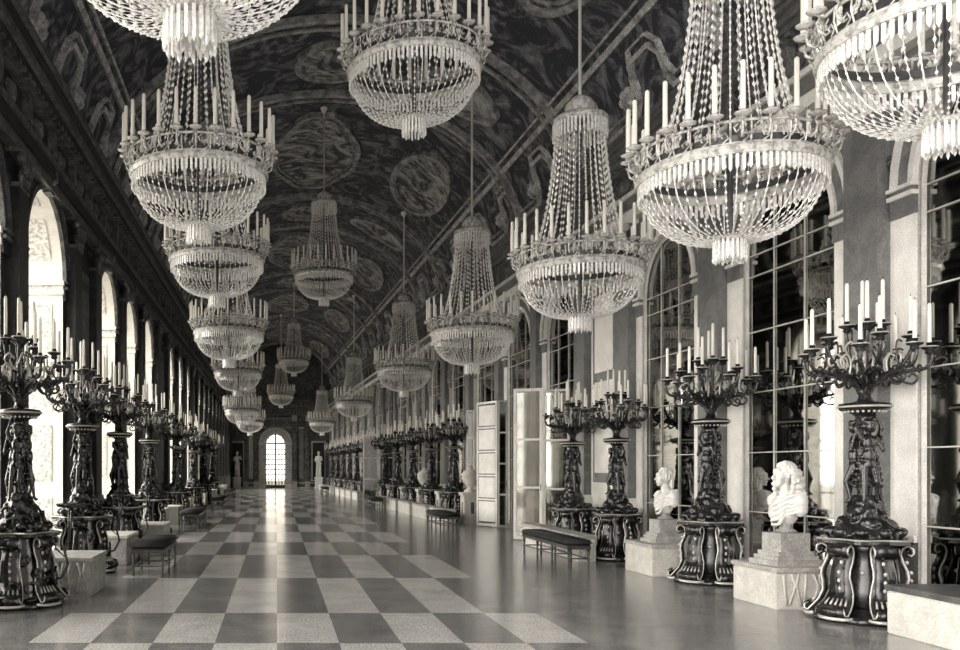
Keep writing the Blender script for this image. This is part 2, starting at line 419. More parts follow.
def side(holes, off, sg, mw, zs, body, dark, light, frz, side_name, cap):
    ncount = 0
    ends = [(Y0-.1-off, Y0-off)] + [(a-off,b-off) for a,b in holes] + [(YE-off-.05, YE-off)]
    for i, (a,b) in enumerate([(a-off,b-off) for a,b in holes]):
        c = (a+b)/2; r = (b-a)/2
        mb = MB()
        half_ring(mb, sg, c, r, r+.08, .07, zs, mi=0)
        half_ring(mb, sg, c, r+.08, r+.28, .03, zs, mi=1)
        half_ring(mb, sg, c, r+.28, r+.35, .08, zs, mi=0)
        # keystone with carved mask
        bx(mb, sg, 0, .14, c-.14, c+.14, zs+r-.04, zs+r+.5, 0)
        mb.ell((sg*.15, c, zs+r+.25), (.09,.12,.17), 10, 2)
        mb.ell((sg*.13, c-.2, zs+r+.3), (.05,.12,.06), 8, 2); mb.ell((sg*.13, c+.2, zs+r+.3), (.05,.12,.06), 8, 2)
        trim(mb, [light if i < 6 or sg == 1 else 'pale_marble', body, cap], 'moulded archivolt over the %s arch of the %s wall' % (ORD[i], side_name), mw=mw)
    for i in range(len(ends)-1):
        a = ends[i][1]; b = ends[i+1][0]; wd = b-a
        if wd < .3: continue
        # imposts
        mb = MB()
        for (p0,p1) in ((a,a+min(.38,wd*.3)),(b-min(.38,wd*.3),b)):
            bx(mb, sg, 0, .05, p0, p1, zs-.33, zs-.12, 1); bx(mb, sg, 0, .09, p0-.01, p1, zs-.12, zs-.07, 0)
            bx(mb, sg, 0, .06, p0, p1, zs-.07, zs-.02, 1); bx(mb, sg, 0, .10, p0-.01, p1, zs-.02, zs+.02, 0)
        if sg == -1: bx(mb, sg, 0, .02, a+.005, b-.005, .94, zs-.33, 0)
        # dado
        bx(mb, sg, 0, .06, a, b, 0, .22, 0); bx(mb, sg, 0, .05, a+.01, b-.01, .86, .94, 0)
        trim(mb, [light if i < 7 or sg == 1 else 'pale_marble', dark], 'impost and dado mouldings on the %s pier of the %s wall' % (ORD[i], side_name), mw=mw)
        # spandrel field between archivolts
        mb = MB(); bx(mb, sg, 0, .02, a+.36, b-.36, zs+.05, ZC0, 0)
        for q in range(5):
            zz = zs+.35+q*.24; mb.ell((sg*.03, (a+b)/2+(.42*wd if q%2 else -.42*wd)*.55, zz), (.05,.07,.11), 8, 1)
        if wd > .9: trim(mb, [dark, frz], 'carved field between arches of the %s wall' % side_name, mw=mw)
        pils = [(a+b)/2]; pw = min(.6, wd*.42)
        if wd > 2.4: pils = [a+.55, b-.55]; pw = .6
        for c in pils:
            mb = MB()
            bx(mb, sg, 0, .24, c-pw/2-.06, c+pw/2+.06, 0, .85, 1); bx(mb, sg, 0, .27, c-pw/2-.09, c+pw/2+.09, .85, .95, 1)
            bx(mb, sg, 0, .23, c-pw/2-.05, c+pw/2+.05, .95, 1.05, 1); bx(mb, sg, 0, .21, c-pw/2-.03, c+pw/2+.03, 1.05, 1.12, 1)
            bx(mb, sg, 0, .18, c-pw/2, c+pw/2, 1.12, 5.9, 0)
            # capital
            bx(mb, sg, 0, .20, c-pw/2-.02, c+pw/2+.02, 5.88, 5.94, 1)
            for lv in range(2):
                nn = 4-lv
                for k in range(nn):
                    yy = c-pw/2+pw*(k+.5)/nn; mb.ell((sg*(.19+.04*lv), yy, 6.04+.17*lv), (.05,pw/nn*.5,.12), 8, 2)
            for e in (-1,1): mb.ell((sg*.22, c+e*(pw/2+.01), 6.31), (.07,.09,.08), 8, 2)
            bx(mb, sg, 0, .25, c-pw/2-.08, c+pw/2+.08, 6.38, ZC0, 1)
            ncount += 1
            trim(mb, [body, light, cap], 'marble pilaster with carved capital, %s along the %s wall' % (ORD[min(21,ncount-1)], side_name), mw=mw)
        if wd > 2.4:
            mb = MB(); p0, p1 = a+.95, b-.95
            bx(mb, sg, 0, .05, p0, p1, 1.2, 5.7, 0); bx(mb, sg, .05, .07, p0+.12, p1-.12, 1.4, 5.5, 1)
            bx(mb, sg, .07, .085, p0+.24, p1-.24, 1.6, 3.5, 0); bx(mb, sg, .07, .085, p0+.24, p1-.24, 3.7, 5.3, 0)
            trim(mb, [light, body], 'tall framed panel on the broad pier of the %s wall' % side_name, mw=mw)
    L0, L1 = Y0-off, YE-off
    mb = MB()
    bx(mb, sg, 0, .16, L0, L1, ZC0, ZC0+.18, 0); bx(mb, sg, 0, .21, L0, L1, ZC0+.18, ZC0+.38, 1); bx(mb, sg, 0, .26, L0, L1, ZC0+.38, ZC0+.46, 0)
    trim(mb, [light, dark], 'banded architrave above the %s arcade' % side_name, mw=mw)
    mb = MB(); bx(mb, sg, 0, .15, L0, L1, ZC0+.46, ZC0+.92, 0)
    k = L0+.6
    while k < L1:
        bx(mb, sg, .15, .26, k, k+.22, ZC0+.5, ZC0+.92, 1)
        mb.ell((sg*.17, k+.85, ZC0+.69), (.06,.28,.15), 8, 1); mb.ell((sg*.2, k+.85, ZC0+.69), (.06,.1,.12), 8, 2)
        k += 1.5
    trim(mb, [frz, light if side_name == 'left' else 'cornice_grey', 'cornice_grey' if side_name == 'right' else cap], 'carved frieze with brackets above the %s arcade' % side_name, mw=mw)
    mb = MB()
    for (t,z0,z1,mi) in ((.3,.92,1.0,0),(.42,1.0,1.08,1),(.5,1.08,1.2,0),(.58,1.2,1.26,1),(.64,1.26,1.35,0)):
        bx(mb, sg, 0, t, L0, L1, ZC0+z0, ZC0+z1, mi)
    k = L0+.1
    while k < L1: bx(mb, sg, .3, .4, k, k+.1, ZC0+.94, ZC0+1.0, 0); k += .25
    trim(mb, [light if side_name == 'left' else 'cornice_grey', dark], 'projecting cornice along the %s wall' % side_name, mw=mw)
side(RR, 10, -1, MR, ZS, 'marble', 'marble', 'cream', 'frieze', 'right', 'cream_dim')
side(LW, 0, 1, ML, 5.15, 'shaded_marble', 'dark_wall', 'dark_trim', 'dark_wall', 'left', 'dark_trim')  # window side takes dark materials that stand in for its backlit shade

# ------------------------------------------------------------------ mirrors
for i, (a,b) in enumerate(RR):
    a -= 10; b -= 10; c = (a+b)/2; r = (b-a)/2
    root = empty('arched_mirror'); root.matrix_world = MR @ Matrix.Translation((.06, c, .12))
    T = Matrix.Translation((-.2,-c,-.12))
    g = MB(); g.T = T; ap = arch_pts(c, r-.01, .13, ZS)
    n_ = len(ap)
    g.add([(.2,p[0],p[1]) for p in ap]+[(.22,p[0],p[1]) for p in ap], [tuple(range(n_)), tuple(range(n_,2*n_))[::-1]]+[(k,(k+1)%n_,n_+(k+1)%n_,n_+k) for k in range(n_)])
    g.build('mirror_glass', 'mirror', root)
    g = MB(); g.T = T
    g.tube([(.18,p[0],p[1]) for p in arch_pts(c, r-.04, .15, ZS)], .035, 4)
    for zz in (1.05,1.93,2.82,3.72,4.55,4.86): g.box(.175,.195,a,b,zz-.008,zz+.008)
    for q in (1,2):
        yy = a+(b-a)*q/3; top = ZS+sqrt(r*r-(yy-c)**2)-.02; g.box(.175,.195,yy-.006,yy+.006,.13,top)
    g.build('glazing_bars', 'cream_dim', root)
    names = {1:'arched mirror at the far right edge behind the nearest candelabra', 2:'arched mirror right behind the curly-haired marble bust',
             3:'arched mirror behind the second candelabra and the smaller bust', 4:'arched mirror behind the open glazed door leaf', 5:'arched mirror behind the open cream panelled door leaf'}
    if i >= 6: tag(root, 'narrow arched mirror in the receding arcade, %s one beyond the five-panelled door leaf' % ORD[i-6], 'mirror', 'mirrors receding along the right wall')
    else: tag(root, names.get(i, 'arched mirror in the right wall nearest the viewer'), 'mirror', 'mirrors of the right wall')

# ------------------------------------------------------------------ vault
RISE = 4.0
def vault(Y, ph, off=0.0):
    # ph from 0 (right springing) to pi (left springing); off moves inwards
    xl, xr = XL, XR(Y); xc = (xl+xr)/2; hw = (xr-xl)/2
    nx, nz = cos(ph)/hw, sin(ph)/RISE; l = sqrt(nx*nx+nz*nz)
    return (xc + hw*cos(ph) - nx/l*off, Y, ZC1 + RISE*sin(ph) - nz/l*off)
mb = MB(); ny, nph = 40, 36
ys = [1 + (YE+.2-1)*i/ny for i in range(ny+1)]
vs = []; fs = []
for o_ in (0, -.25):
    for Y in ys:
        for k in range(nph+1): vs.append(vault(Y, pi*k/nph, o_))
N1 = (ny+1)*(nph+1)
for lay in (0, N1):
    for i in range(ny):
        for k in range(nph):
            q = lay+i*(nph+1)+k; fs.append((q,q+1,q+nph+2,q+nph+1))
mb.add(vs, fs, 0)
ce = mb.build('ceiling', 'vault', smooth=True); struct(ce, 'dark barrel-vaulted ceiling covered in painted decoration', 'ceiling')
def vault_band(mb, Ya, Yb, t, ph0=0.0, ph1=pi, n=40, mi=0):
    vs = []; fs = []
    for k in range(n+1):
        ph = ph0+(ph1-ph0)*k/n
        vs += [vault(Ya,ph,0), vault(Ya,ph,t), vault(Yb,ph,t), vault(Yb,ph,0)]
    for k in range(n):
        for j in range(4):
            j2 = (j+1)%4; fs.append((k*4+j,k*4+j2,k*4+4+j2,k*4+4+j))
    fs += [(0,1,2,3), tuple(n*4+k for k in (3,2,1,0))]
    mb.add(vs, fs, mi)
def vault_line(mb, pts, wid, t, mi=0, closed=False):
    # pts list of (Y, ph); flat moulding on the vault surface
    P3 = [Vector(vault(Y,ph,0)) for Y,ph in pts]; N = len(pts); vs = []; fs = []
    for i in range(N):
        a = P3[(i-1)%N] if (closed or i>0) else P3[i]; b = P3[(i+1)%N] if (closed or i<N-1) else P3[i]
        d = (b-a).normalized(); nrm = (Vector(vault(pts[i][0],pts[i][1],1.0))-P3[i]).normalized(); s_ = d.cross(nrm).normalized()
        p = P3[i]; vs += [tuple(p+s_*wid/2-nrm*.02), tuple(p+s_*wid/2+nrm*t), tuple(p-s_*wid/2+nrm*t), tuple(p-s_*wid/2-nrm*.02)]
    for i in range(N if closed else N-1):
        for j in range(4):
            j2 = (j+1)%4; a_, b_ = i, (i+1)%N; fs.append((a_*4+j,a_*4+j2,b_*4+j2,b_*4+j))
    if not closed: fs += [(0,1,2,3), tuple((N-1)*4+k for k in (3,2,1,0))]
    mb.add(vs, fs, mi)
RIBS = [8.5,20,24,33,37,46,50,59,63,72]
for i, Y in enumerate(RIBS):
    mb = MB(); vault_band(mb, Y, Y+.16, .16); vault_band(mb, Y+.5, Y+.62, .1); vault_band(mb, Y+.16, Y+.5, .05, mi=1)
    trim(mb, ['vault_trim','vault'], 'moulded rib crossing the vault, %s from the near end' % ORD[i], smooth=False)
# strapwork along both springings: stepped key pattern and two long mouldings
for side_, s0 in (('left', 1), ('right', -1)):
    mb = MB()
    def PH(u): return pi-u if s0 == 1 else u
    for u, wd in ((.06,.10),(.47,.12),(.52,.05)):
        vault_line(mb, [(8+(YE-8)*k/60, PH(u)) for k in range(61)], wd, .09)
    trim(mb, ['cove_trim'], 'long mouldings edging the cove on the %s side' % side_)
    mb = MB()
    y = 9.0
    while y < YE-3:
        for (dy, du, ww) in ((0,0,.09),(.0,.045,.04)):
            seq = [(y,.13+du),(y+.9,.13+du),(y+1.1,.20+du),(y+1.1,.30+du),(y+1.3,.36+du),(y+2.0,.36+du),(y+2.2,.30+du),(y+2.2,.20+du),(y+2.4,.13+du),(y+2.8,.13+du)]
            vault_line(mb, [(p[0]-du*1.5, PH(p[1])) for p in seq], ww, .1)
        y += 2.8
    trim(mb, ['cove_trim'], 'stepped key-pattern strapwork on the %s cove' % side_)
    mb = MB(); y = 10.0
    while y < YE-3:
        P_ = vault(y+1.65-.1, PH(.24), .06)
        for q in range(6):
            a_ = 2*pi*q/6; pp = vault(y+1.55+.22*cos(a_), PH(.24+.03*sin(a_)), .05); mb.ell(pp, (.1,.1,.1), 6)
        mb.ell(P_, (.12,.14,.14), 8)
        y += 2.8
    trim(mb, ['cove_trim'], 'carved rosettes between the key pattern on the %s cove' % side_)
# framed ceiling pictures
bays = [(9.5,19.6),(24.8,32.8),(37.8,45.8),(50.8,58.8),(63.8,71.8)]
def vault_patch(Yc, phc, ry, rph, shape, t, mb, mi=0):
    n = 28; vs = [vault(Yc, phc, t)]; fs = []
    for ring in (.5, 1.0):
        for k in range(n):
            a_ = 2*pi*k/n; f_ = 1.0
            if shape == 'oct': f_ = 1.0/max(abs(cos(a_)), abs(sin(a_)), (abs(cos(a_))+abs(sin(a_)))*.75)
            vs.append(vault(Yc+ry*f_*ring*cos(a_), phc+rph*f_*ring*sin(a_), t))
    for k in range(n):
        fs.append((0,1+k,1+(k+1)%n)); fs.append((1+k,1+n+k,1+n+(k+1)%n,1+(k+1)%n))
    mb.add(vs, fs, mi)
    return [(Yc+ry*(1.0/max(abs(cos(2*pi*k/n)), abs(sin(2*pi*k/n)), (abs(cos(2*pi*k/n))+abs(sin(2*pi*k/n)))*.75) if shape=='oct' else 1)*cos(2*pi*k/n),
             phc+rph*(1.0/max(abs(cos(2*pi*k/n)), abs(sin(2*pi*k/n)), (abs(cos(2*pi*k/n))+abs(sin(2*pi*k/n)))*.75) if shape=='oct' else 1)*sin(2*pi*k/n)) for k in range(n)]
def ceiling_picture(Yc, phc, ry, rph, shape, label):
    root = empty('ceiling_painting', vault(Yc, phc, .05))
    L_ = Matrix.Translation(root.location).inverted()
    mb = MB(); mb.T = L_; out = vault_patch(Yc, phc, ry, rph, shape, .05, mb); mb.build('canvas', 'painting', root)
    mb = MB(); mb.T = L_
    vault_line(mb, out, .16, .14, closed=True)
    vault_line(mb, [(Yc+(p[0]-Yc)*.9, phc+(p[1]-phc)*.9) for p in out], .05, .10, closed=True)
    mb.build('frame', 'vault_trim', root)
    tag(root, label, 'ceiling painting', 'framed paintings on the vault')
for i, (a,b) in enumerate(bays):
    c = (a+b)/2; h = (b-a)/2
    ceiling_picture(c, pi*.5, h*.8, .26, 'oct', 'octagonal framed painting on the vault crown, %s bay from the near end' % ORD[i])
    ceiling_picture(c, pi*.27, h*.62, .2, 'oval', 'oval framed painting on the right flank of the vault, %s bay from the near end' % ORD[i])
    ceiling_picture(c, pi*.73, h*.62, .2, 'oval', 'oval framed painting on the left flank of the vault, %s bay from the near end' % ORD[i])
for i, Y in enumerate((22.3, 35.3, 48.3, 61.3)):
    ceiling_picture(Y, pi*.5, .95, .16, 'oval', 'small oval medallion between the paired vault ribs, %s from the near end' % ORD[i])
    ceiling_picture(Y, pi*.30, .8, .24, 'oct', 'small shield panel on the right between the paired ribs, %s from the near end' % ORD[i])

# ------------------------------------------------------------------ end wall
DX, DR, DZS = -.13, .82, 3.75
mb = MB(); n = 16; H = 12.2
arc = [(DX - DR*cos(pi*i/n), DZS + DR*sin(pi*i/n)) for i in range(n+1)]
for Y in (0, .6):
    mb.add([(XL-.3,Y,0),(DX-DR,Y,0),(DX-DR,Y,H),(XL-.3,Y,H)], [(0,1,2,3)]); mb.add([(DX+DR,Y,0),(4.9,Y,0),(4.9,Y,H),(DX+DR,Y,H)], [(0,1,2,3)])
    for i in range(n):
        (xa,za),(xb,zb) = arc[i],arc[i+1]; mb.add([(xa,Y,za),(xb,Y,zb),(xb,Y,H),(xa,Y,H)], [(0,1,2,3)])
ln = [(DX-DR,0)]+arc+[(DX+DR,0)]
for i in range(len(ln)-1): mb.add([(ln[i][0],0,ln[i][1]),(ln[i+1][0],0,ln[i+1][1]),(ln[i+1][0],.6,ln[i+1][1]),(ln[i][0],.6,ln[i][1])], [(0,1,2,3)], 1)
o = mb.build('wall_end', ['end_marble','cream_dim'], mw=Matrix.Translation((0,YE,0))); struct(o, 'dark marble end wall with arched glass doorway')
# glazed door
T = Matrix.Translation((DX,YE+.3,0))
dr = MB()
for xx in (-DR+.04, -.03, .03, DR-.04): dr.box(xx-.035,xx+.035,-.04,.04,0,3.75 if abs(xx)>.1 else 4.5)
dr.tube([(-(DR-.04)*cos(pi*i/14),0,3.75+(DR-.04)*sin(pi*i/14)) for i in range(15)], .045, 4)
dr.box(-DR,DR,-.05,.05,3.7,3.82); dr.box(-DR,DR,-.04,.04,0,.28)
for k in range(1,8): zz = .28+3.42*k/8; dr.box(-DR,DR,-.03,.03,zz-.04,zz+.04)
for xx in (-.55,-.29,.29,.55): dr.box(xx-.034,xx+.034,-.04,.04,.28,4.4 if abs(xx)<.4 else 4.25)
d = dr.build('door_1', 'dark_trim', mw=T); struct(d, 'tall arched glazed double door at the far end', 'door')
g = MB(); ap = [(-(DR-.03)*cos(pi*i/14), 3.75+(DR-.03)*sin(pi*i/14)) for i in range(15)]+[(DR-.03,.02),(-DR+.03,.02)]
g.add([(p[0],.0,p[1]) for p in ap]+[(p[0],.01,p[1]) for p in ap], [tuple(range(17)), tuple(range(17,34))[::-1]])
gg = g.build('glass', 'milky_glass', d); gg.matrix_world = T
hd = MB(); hd.tube([(.1,-.05,1.1),(.1,-.09,1.12),(.1,-.09,1.28),(.1,-.05,1.3)], .012, 6); hd.tube([(-.1,-.05,1.1),(-.1,-.09,1.12),(-.1,-.09,1.28),(-.1,-.05,1.3)], .012, 6)
hh = hd.build('door_handle', 'bronze_lit', d); hh.matrix_world = T
# end wall dressing
E = Matrix.Translation((0,YE,0))
mb = MB()
def ering(r0,r1,t,mi):
    vs=[];fs=[];nn=20
    for i in range(nn+1):
        ph=pi*i/nn
        for r,yy in ((r0,0),(r0,-t),(r1,-t),(r1,0)): vs.append((DX-r*cos(ph),yy,DZS+r*sin(ph)))
    for i in range(nn):
        for k in range(4):
            k2=(k+1)%4; fs.append((i*4+k,i*4+k2,i*4+4+k2,i*4+4+k))
    mb.add(vs,fs,mi)
ering(DR,DR+.12,.1,0); ering(DR+.12,DR+.42,.05,1); ering(DR+.42,DR+.55,.12,0)
for e in (-1,1):
    c = DX+e*(DR+.28); mb.box(c-.27,c+.27,-.1,0,0,DZS,1); mb.box(c-.3,c+.3,-.14,0,DZS-.12,DZS+.06,0)
    mb.box(c-.31,c+.31,-.13,0,0,.35,0)
trim(mb, ['cream_dim','pale_marble'], 'moulded stone arch around the far doorway', mw=E)
ne = 0
for xx, ww in ((-1.72,.34),(1.46,.34),(-2.6,.28),(2.55,.28),(4.25,.4),(-3.85,.25)):
    mb = MB(); mb.box(xx-ww/2,xx+ww/2,-.22,0,.5,5.6,0); mb.box(xx-ww/2-.06,xx+ww/2+.06,-.28,0,0,.5,1); mb.box(xx-ww/2-.05,xx+ww/2+.05,-.27,0,.5,.6,1)
    mb.box(xx-ww/2-.05,xx+ww/2+.05,-.27,0,5.6,5.7,1); mb.box(xx-ww/2-.03,xx+ww/2+.03,-.25,0,5.7,6.1,1)
    ne += 1; trim(mb, ['end_marble','pale_marble'], 'dark marble pilaster on the end wall, at %s' % ['the left of the doorway','the right of the doorway','the right of the left niche','the left of the right niche','the right corner','the left corner'][ne-1], mw=E)
mb = MB(); mb.box(XL,4.5,-.3,0,6.1,6.35,0); mb.box(XL,4.5,-.2,0,6.35,6.9,1); mb.box(XL,4.5,-.45,0,6.9,7.05,0); mb.box(XL,4.5,-.6,0,7.3,7.45,0); mb.box(XL,4.5,-.4,0,7.05,7.3,1)
trim(mb, ['dark_trim','frieze'], 'entablature across the end wall', mw=E)
mb = MB(); mb.box(-1.5,1.25,-.12,0,5.0,5.15,0); mb.box(-1.5,1.25,-.08,0,5.15,5.75,1); mb.box(-1.7,1.45,-.2,0,5.75,5.9,0)
trim(mb, ['marble','frieze'], 'carved panel above the far doorway', mw=E)
mb = MB()
mb.box(XL,DX-DR-.6,-.12,0,0,.12,0); mb.box(XL,DX-DR-.6,-.12,0,.42,.5,0); mb.box(DX+DR+.6,4.5,-.12,0,0,.12,0); mb.box(DX+DR+.6,4.5,-.12,0,.42,.5,0)
trim(mb, ['cream_dim'], 'low plinth moulding along the end wall', mw=E)
mb = MB(); mb.box(-2.35,-2.0,-.06,0,.8,5.0,0); mb.box(-2.4,-1.95,-.08,0,5.0,5.1,1)
trim(mb, ['pale_marble','cream_dim'], 'pale marble strip beside the left niche', mw=E)
mb = MB(); mb.box(1.85,2.2,-.06,0,.8,5.0,0); mb.box(1.8,2.25,-.08,0,5.0,5.1,1)
trim(mb, ['marble','cream_dim'], 'grey marble strip beside the right niche', mw=E)
for sd, xc in (('left',-3.3),('right',3.45)):
    mb = MB()
    for a,b,c_,d_ in ((-.6,-.48,.7,3.8),(.48,.6,.7,3.8),(-.6,.6,3.8,3.95),(-.66,.66,.6,.72)): mb.box(xc+a,xc+b,-.14,0,c_,d_,0)
    mb.box(xc-.48,xc+.48,-.02,0,.72,3.8,1)
    trim(mb, ['pale_marble','dark_wall'], 'framed dark niche on the %s of the end wall' % sd, mw=E)

# ------------------------------------------------------------------ statues in the niches (continuous bodies)
def statue(side_, xc):
    root = empty('marble_statue', (xc, YE-.55, .95))
    mb = MB(); f = 1 if side_ == 'left' else -1
    E_ = mb.ell
    def limb(a, b, r0, r1, n=8):
        a, b = Vector(a), Vector(b)
        for i in range(n): t = i/(n-1); E_(tuple(a.lerp(b,t)), r0+(r1-r0)*t, 10)
    E_((0,0,1.98),(.115,.13,.155),14); E_((0,-.03,1.93),(.09,.11,.1),12); E_((0,-.14,1.96),(.025,.03,.04),8)   # head, face, nose
    E_((0,.03,2.03),(.13,.14,.12),12)                                                # hair
    limb((0,.01,1.85),(0,.01,1.72),.06,.07,4)
    E_((0,0,1.6),(.23,.14,.17),14); E_((0,0,1.38),(.18,.12,.2),14); E_((.02*f,0,1.15),(.2,.14,.16),14)
    limb((-.21,0,1.66),(-.3,-.02,1.38),.075,.055); limb((-.3,-.02,1.38),(-.18,-.2,1.22),.052,.038); E_((-.15,-.23,1.2),(.045,.05,.05),8)
    if f == 1: limb((.21,0,1.66),(.36,-.06,1.45),.075,.055); limb((.36,-.06,1.45),(.3,-.2,1.66),.05,.038); E_((.29,-.22,1.72),(.04,.04,.06),8)
    else: limb((.21,0,1.66),(.28,.0,1.38),.075,.055); limb((.28,0,1.38),(.14,-.19,1.36),.05,.038); E_((.11,-.21,1.37),(.05,.04,.05),8)
    limb((.1,0,1.08),(.09,-.03,.6),.115,.08,9); limb((.09,-.03,.6),(.1,.02,.12),.075,.045,9); E_((.1,-.06,.06),(.05,.12,.05),10)
    limb((-.1,0,1.08),(-.13,-.1,.62),.115,.08,9); limb((-.13,-.1,.62),(-.16,.04,.12),.075,.045,9); E_((-.16,-.04,.06),(.05,.12,.05),10)
    # drapery hanging from the hip, and a tree-stump support
    for k in range(7): limb((-.16+.055*k,.02+.02*(k%2),1.2),(-.2+.066*k,.1,.15+.05*(k%3)),.05,.06,10)
    limb((-.2,-.02,1.5),(.2,-.1,1.12),.06,.07,9)
    E_((0,.02,.03),(.26,.2,.06),14)
    obj('figure', remesh(mb, 'statue_figure', 'niche_marble', .028, 1), root)
    pl = MB(); pl.box(-.36,.36,-.28,.28,-.95,-.85); pl.box(-.3,.3,-.23,.23,-.85,-.15); pl.box(-.36,.36,-.28,.28,-.15,0)
    p = pl.build('pedestal', 'niche_marble', root)
    tag(root, 'white marble statue in the %s niche of the end wall, left of the door' % side_ if side_=='left' else 'white marble statue in the right niche of the end wall, arms folded in', 'statue', 'statues of the end wall')
statue('left', -3.3); statue('right', 3.45)

# ------------------------------------------------------------------ candles, shared
cm = MB()
cm.lathe([(.021,0),(.021,.03),(.019,.44),(.012,.455),(.004,.46)], 10, 0); cm.lathe([(.004,.455),(.003,.49)], 5, 1)
CANDLE = cm.mesh('candle', ['candle','wick'], smooth=False)

# ------------------------------------------------------------------ chandelier
def ring(mb, R, z, r, n=48, m=6, mi=0):
    mb.tube([(R*cos(2*pi*k/n), R*sin(2*pi*k/n), z) for k in range(n)], r, m, mi, closed=True)
def fringe(mb, R, z0, z1, n, mi=0, flare=0):
    for k in range(n):
        a = 2*pi*k/n; x, y = R*cos(a), R*sin(a); dz = .02*(k%2)
        T = Matrix.Translation((x,y,0)) @ Matrix.Rotation(a,4,'Z')
        w_ = 2*pi*R/n*.25
        mb.add([(-.008,-w_,z0),(.008,-w_,z0),(.008,w_,z0),(-.008,w_,z0),(-.012+flare,-w_,z1+.03-dz),(.012+flare,-w_,z1+.03-dz),(.012+flare,w_,z1+.03-dz),(-.012+flare,w_,z1+.03-dz),(flare,0,z1-dz)],
               [(0,1,5,4),(1,2,6,5),(2,3,7,6),(3,0,4,7),(3,2,1,0),(4,5,8),(5,6,8),(6,7,8),(7,4,8)], mi, T)
def strands(mb, prof, n, step, br, bh, thread=.0022, jit=0.0):
    # prof: function t->(r,z), t 0..1
    ts = [i/40 for i in range(41)]; P = [prof(t) for t in ts]
    Ls = [0]
    for i in range(40): Ls.append(Ls[-1]+sqrt((P[i+1][0]-P[i][0])**2+(P[i+1][1]-P[i][1])**2))
    tot = Ls[-1]
    def at(s_):
        for i in range(40):
            if Ls[i+1] >= s_:
                q = (s_-Ls[i])/(Ls[i+1]-Ls[i]); return (P[i][0]+(P[i+1][0]-P[i][0])*q, P[i][1]+(P[i+1][1]-P[i][1])*q, P[i+1][0]-P[i][0], P[i+1][1]-P[i][1])
        return P[-1][0],P[-1][1],P[-1][0]-P[-2][0],P[-1][1]-P[-2][1]
    for k in range(n):
        a = 2*pi*k/n; ca, sa = cos(a), sin(a)
        kind = k % 3
        st = step*(1.0 if kind else .8); bb = br*(1.0 if kind else .7)
        mb.tube([(P[i][0]*ca,P[i][0]*sa,P[i][1]) for i in range(0,41,5)], thread if kind else thread*3, 3)
        s_ = st*(.3+.5*(k%2))
        while s_ < tot:
            r,z,dr_,dz_ = at(s_); mb.octa((r*ca,r*sa,z), bb, bh, 0, (dr_*ca,dr_*sa,dz_)); s_ += st
def chandelier_parts():
    P = {}
    mb = MB(); mb.lathe([(.005,2.74),(.1,2.72),(.2,2.64),(.24,2.55),(.22,2.47),(.16,2.43),(.1,2.41)], 24)
    for k in range(10): a = 2*pi*k/10; mb.tube([(.15*cos(a),.15*sin(a),2.42),(.2*cos(a),.2*sin(a),2.38),(.34*cos(a),.34*sin(a),2.36)], .012, 4)
    P['dome_cap'] = mb.mesh('dome_cap', ['chand_metal'], True)
    mb = MB(); mb.lathe([(.36,2.27),(.42,2.29),(.425,2.36),(.40,2.39),(.30,2.38),(.36,2.27)], 40, caps=False); 
    P['crown_band'] = mb.mesh('crown_band', ['chand_metal'], True)
    mb = MB(); fringe(mb, .41, 2.29, 2.05, 44); P['crown_fringe'] = mb.mesh('crown_fringe', ['crystal'])
    mb = MB(); strands(mb, lambda t: (.36+.18*t+.24*t**3, 2.27-2.19*t), 32, .105, .019, .038); P['upper_strands'] = mb.mesh('upper_strands', ['crystal'])
    # candle hoop: scroll frieze between two rings with smooth band below
    mb = MB(); mb.lathe([(.90,.10),(.91,.11),(.91,.03),(.90,.02),(.90,.10)], 48, 1, caps=False)
    ring(mb, .97, .23, .016); ring(mb, .93, .02, .015)
    for k in range(32):
        a = 2*pi*k/32; T = Matrix.Rotation(a,4,'Z')
        mb.tube([(.94,-.07,.03),(.95,-.02,.07),(.955,-.05,.13),(.96,-.085,.10),(.955,-.07,.07)], .009, 4, 0, T)
        mb.tube([(.94,.07,.21),(.95,.03,.17),(.955,.055,.12),(.96,.08,.15)], .009, 4, 0, T)
        mb.tube([(.935,0,.03),(.965,0,.12),(.96,0,.22)], .010, 4, 0, T)
    mb.lathe([(.90,0),(.965,.0),(.975,-.04),(.955,-.085),(.90,-.09),(.90,0)], 56, 0, caps=False)
    P['hoop'] = mb.mesh('hoop', ['chand_metal','chand_dark'], False)
    mb = MB(); fringe(mb, .93, -.08, -.24, 96); P['hoop_fringe'] = mb.mesh('hoop_fringe', ['crystal'])
    mb = MB(); strands(mb, lambda t: (.15+.74*cos(t*pi/2)**.9, -.12-.62*sin(t*pi/2)), 54, .085, .0145, .028); P['bead_basket'] = mb.mesh('bead_basket', ['crystal'])
    mb = MB(); mb.lathe([(.1,-.70),(.18,-.70),(.19,-.74),(.1,-.76)], 24); P['basket_ring'] = mb.mesh('basket_ring', ['chand_metal'], True)
    mb = MB(); fringe(mb, .165, -.74, -.96, 22); fringe(mb, .1, -.74, -.94, 12); P['tassel'] = mb.mesh('tassel', ['crystal'])
    mb = MB(); mb.lathe([(.012,2.4),(.02,2.38),(.03,-.64),(.012,-.7)], 8)
    P['stem'] = mb.mesh('stem', ['chand_dark'])
    mb = MB()
    mb.tube([(-.12,0,-.17),(-.07,0,-.2),(-.02,0,-.17),(0,0,-.10),(-.03,0,-.05),(0,0,-.02)], [.012,.014,.014,.012,.012,.014], 6)
    mb.lathe([(.014,-.03),(.03,-.02),(.075,-.005),(.085,.008),(.03,.012),(.028,.04),(.022,.045)], 14)
    P['arm'] = mb.mesh('candle_arm', ['chand_metal'], True)
    return P
CP = chandelier_parts()
NARM = 26
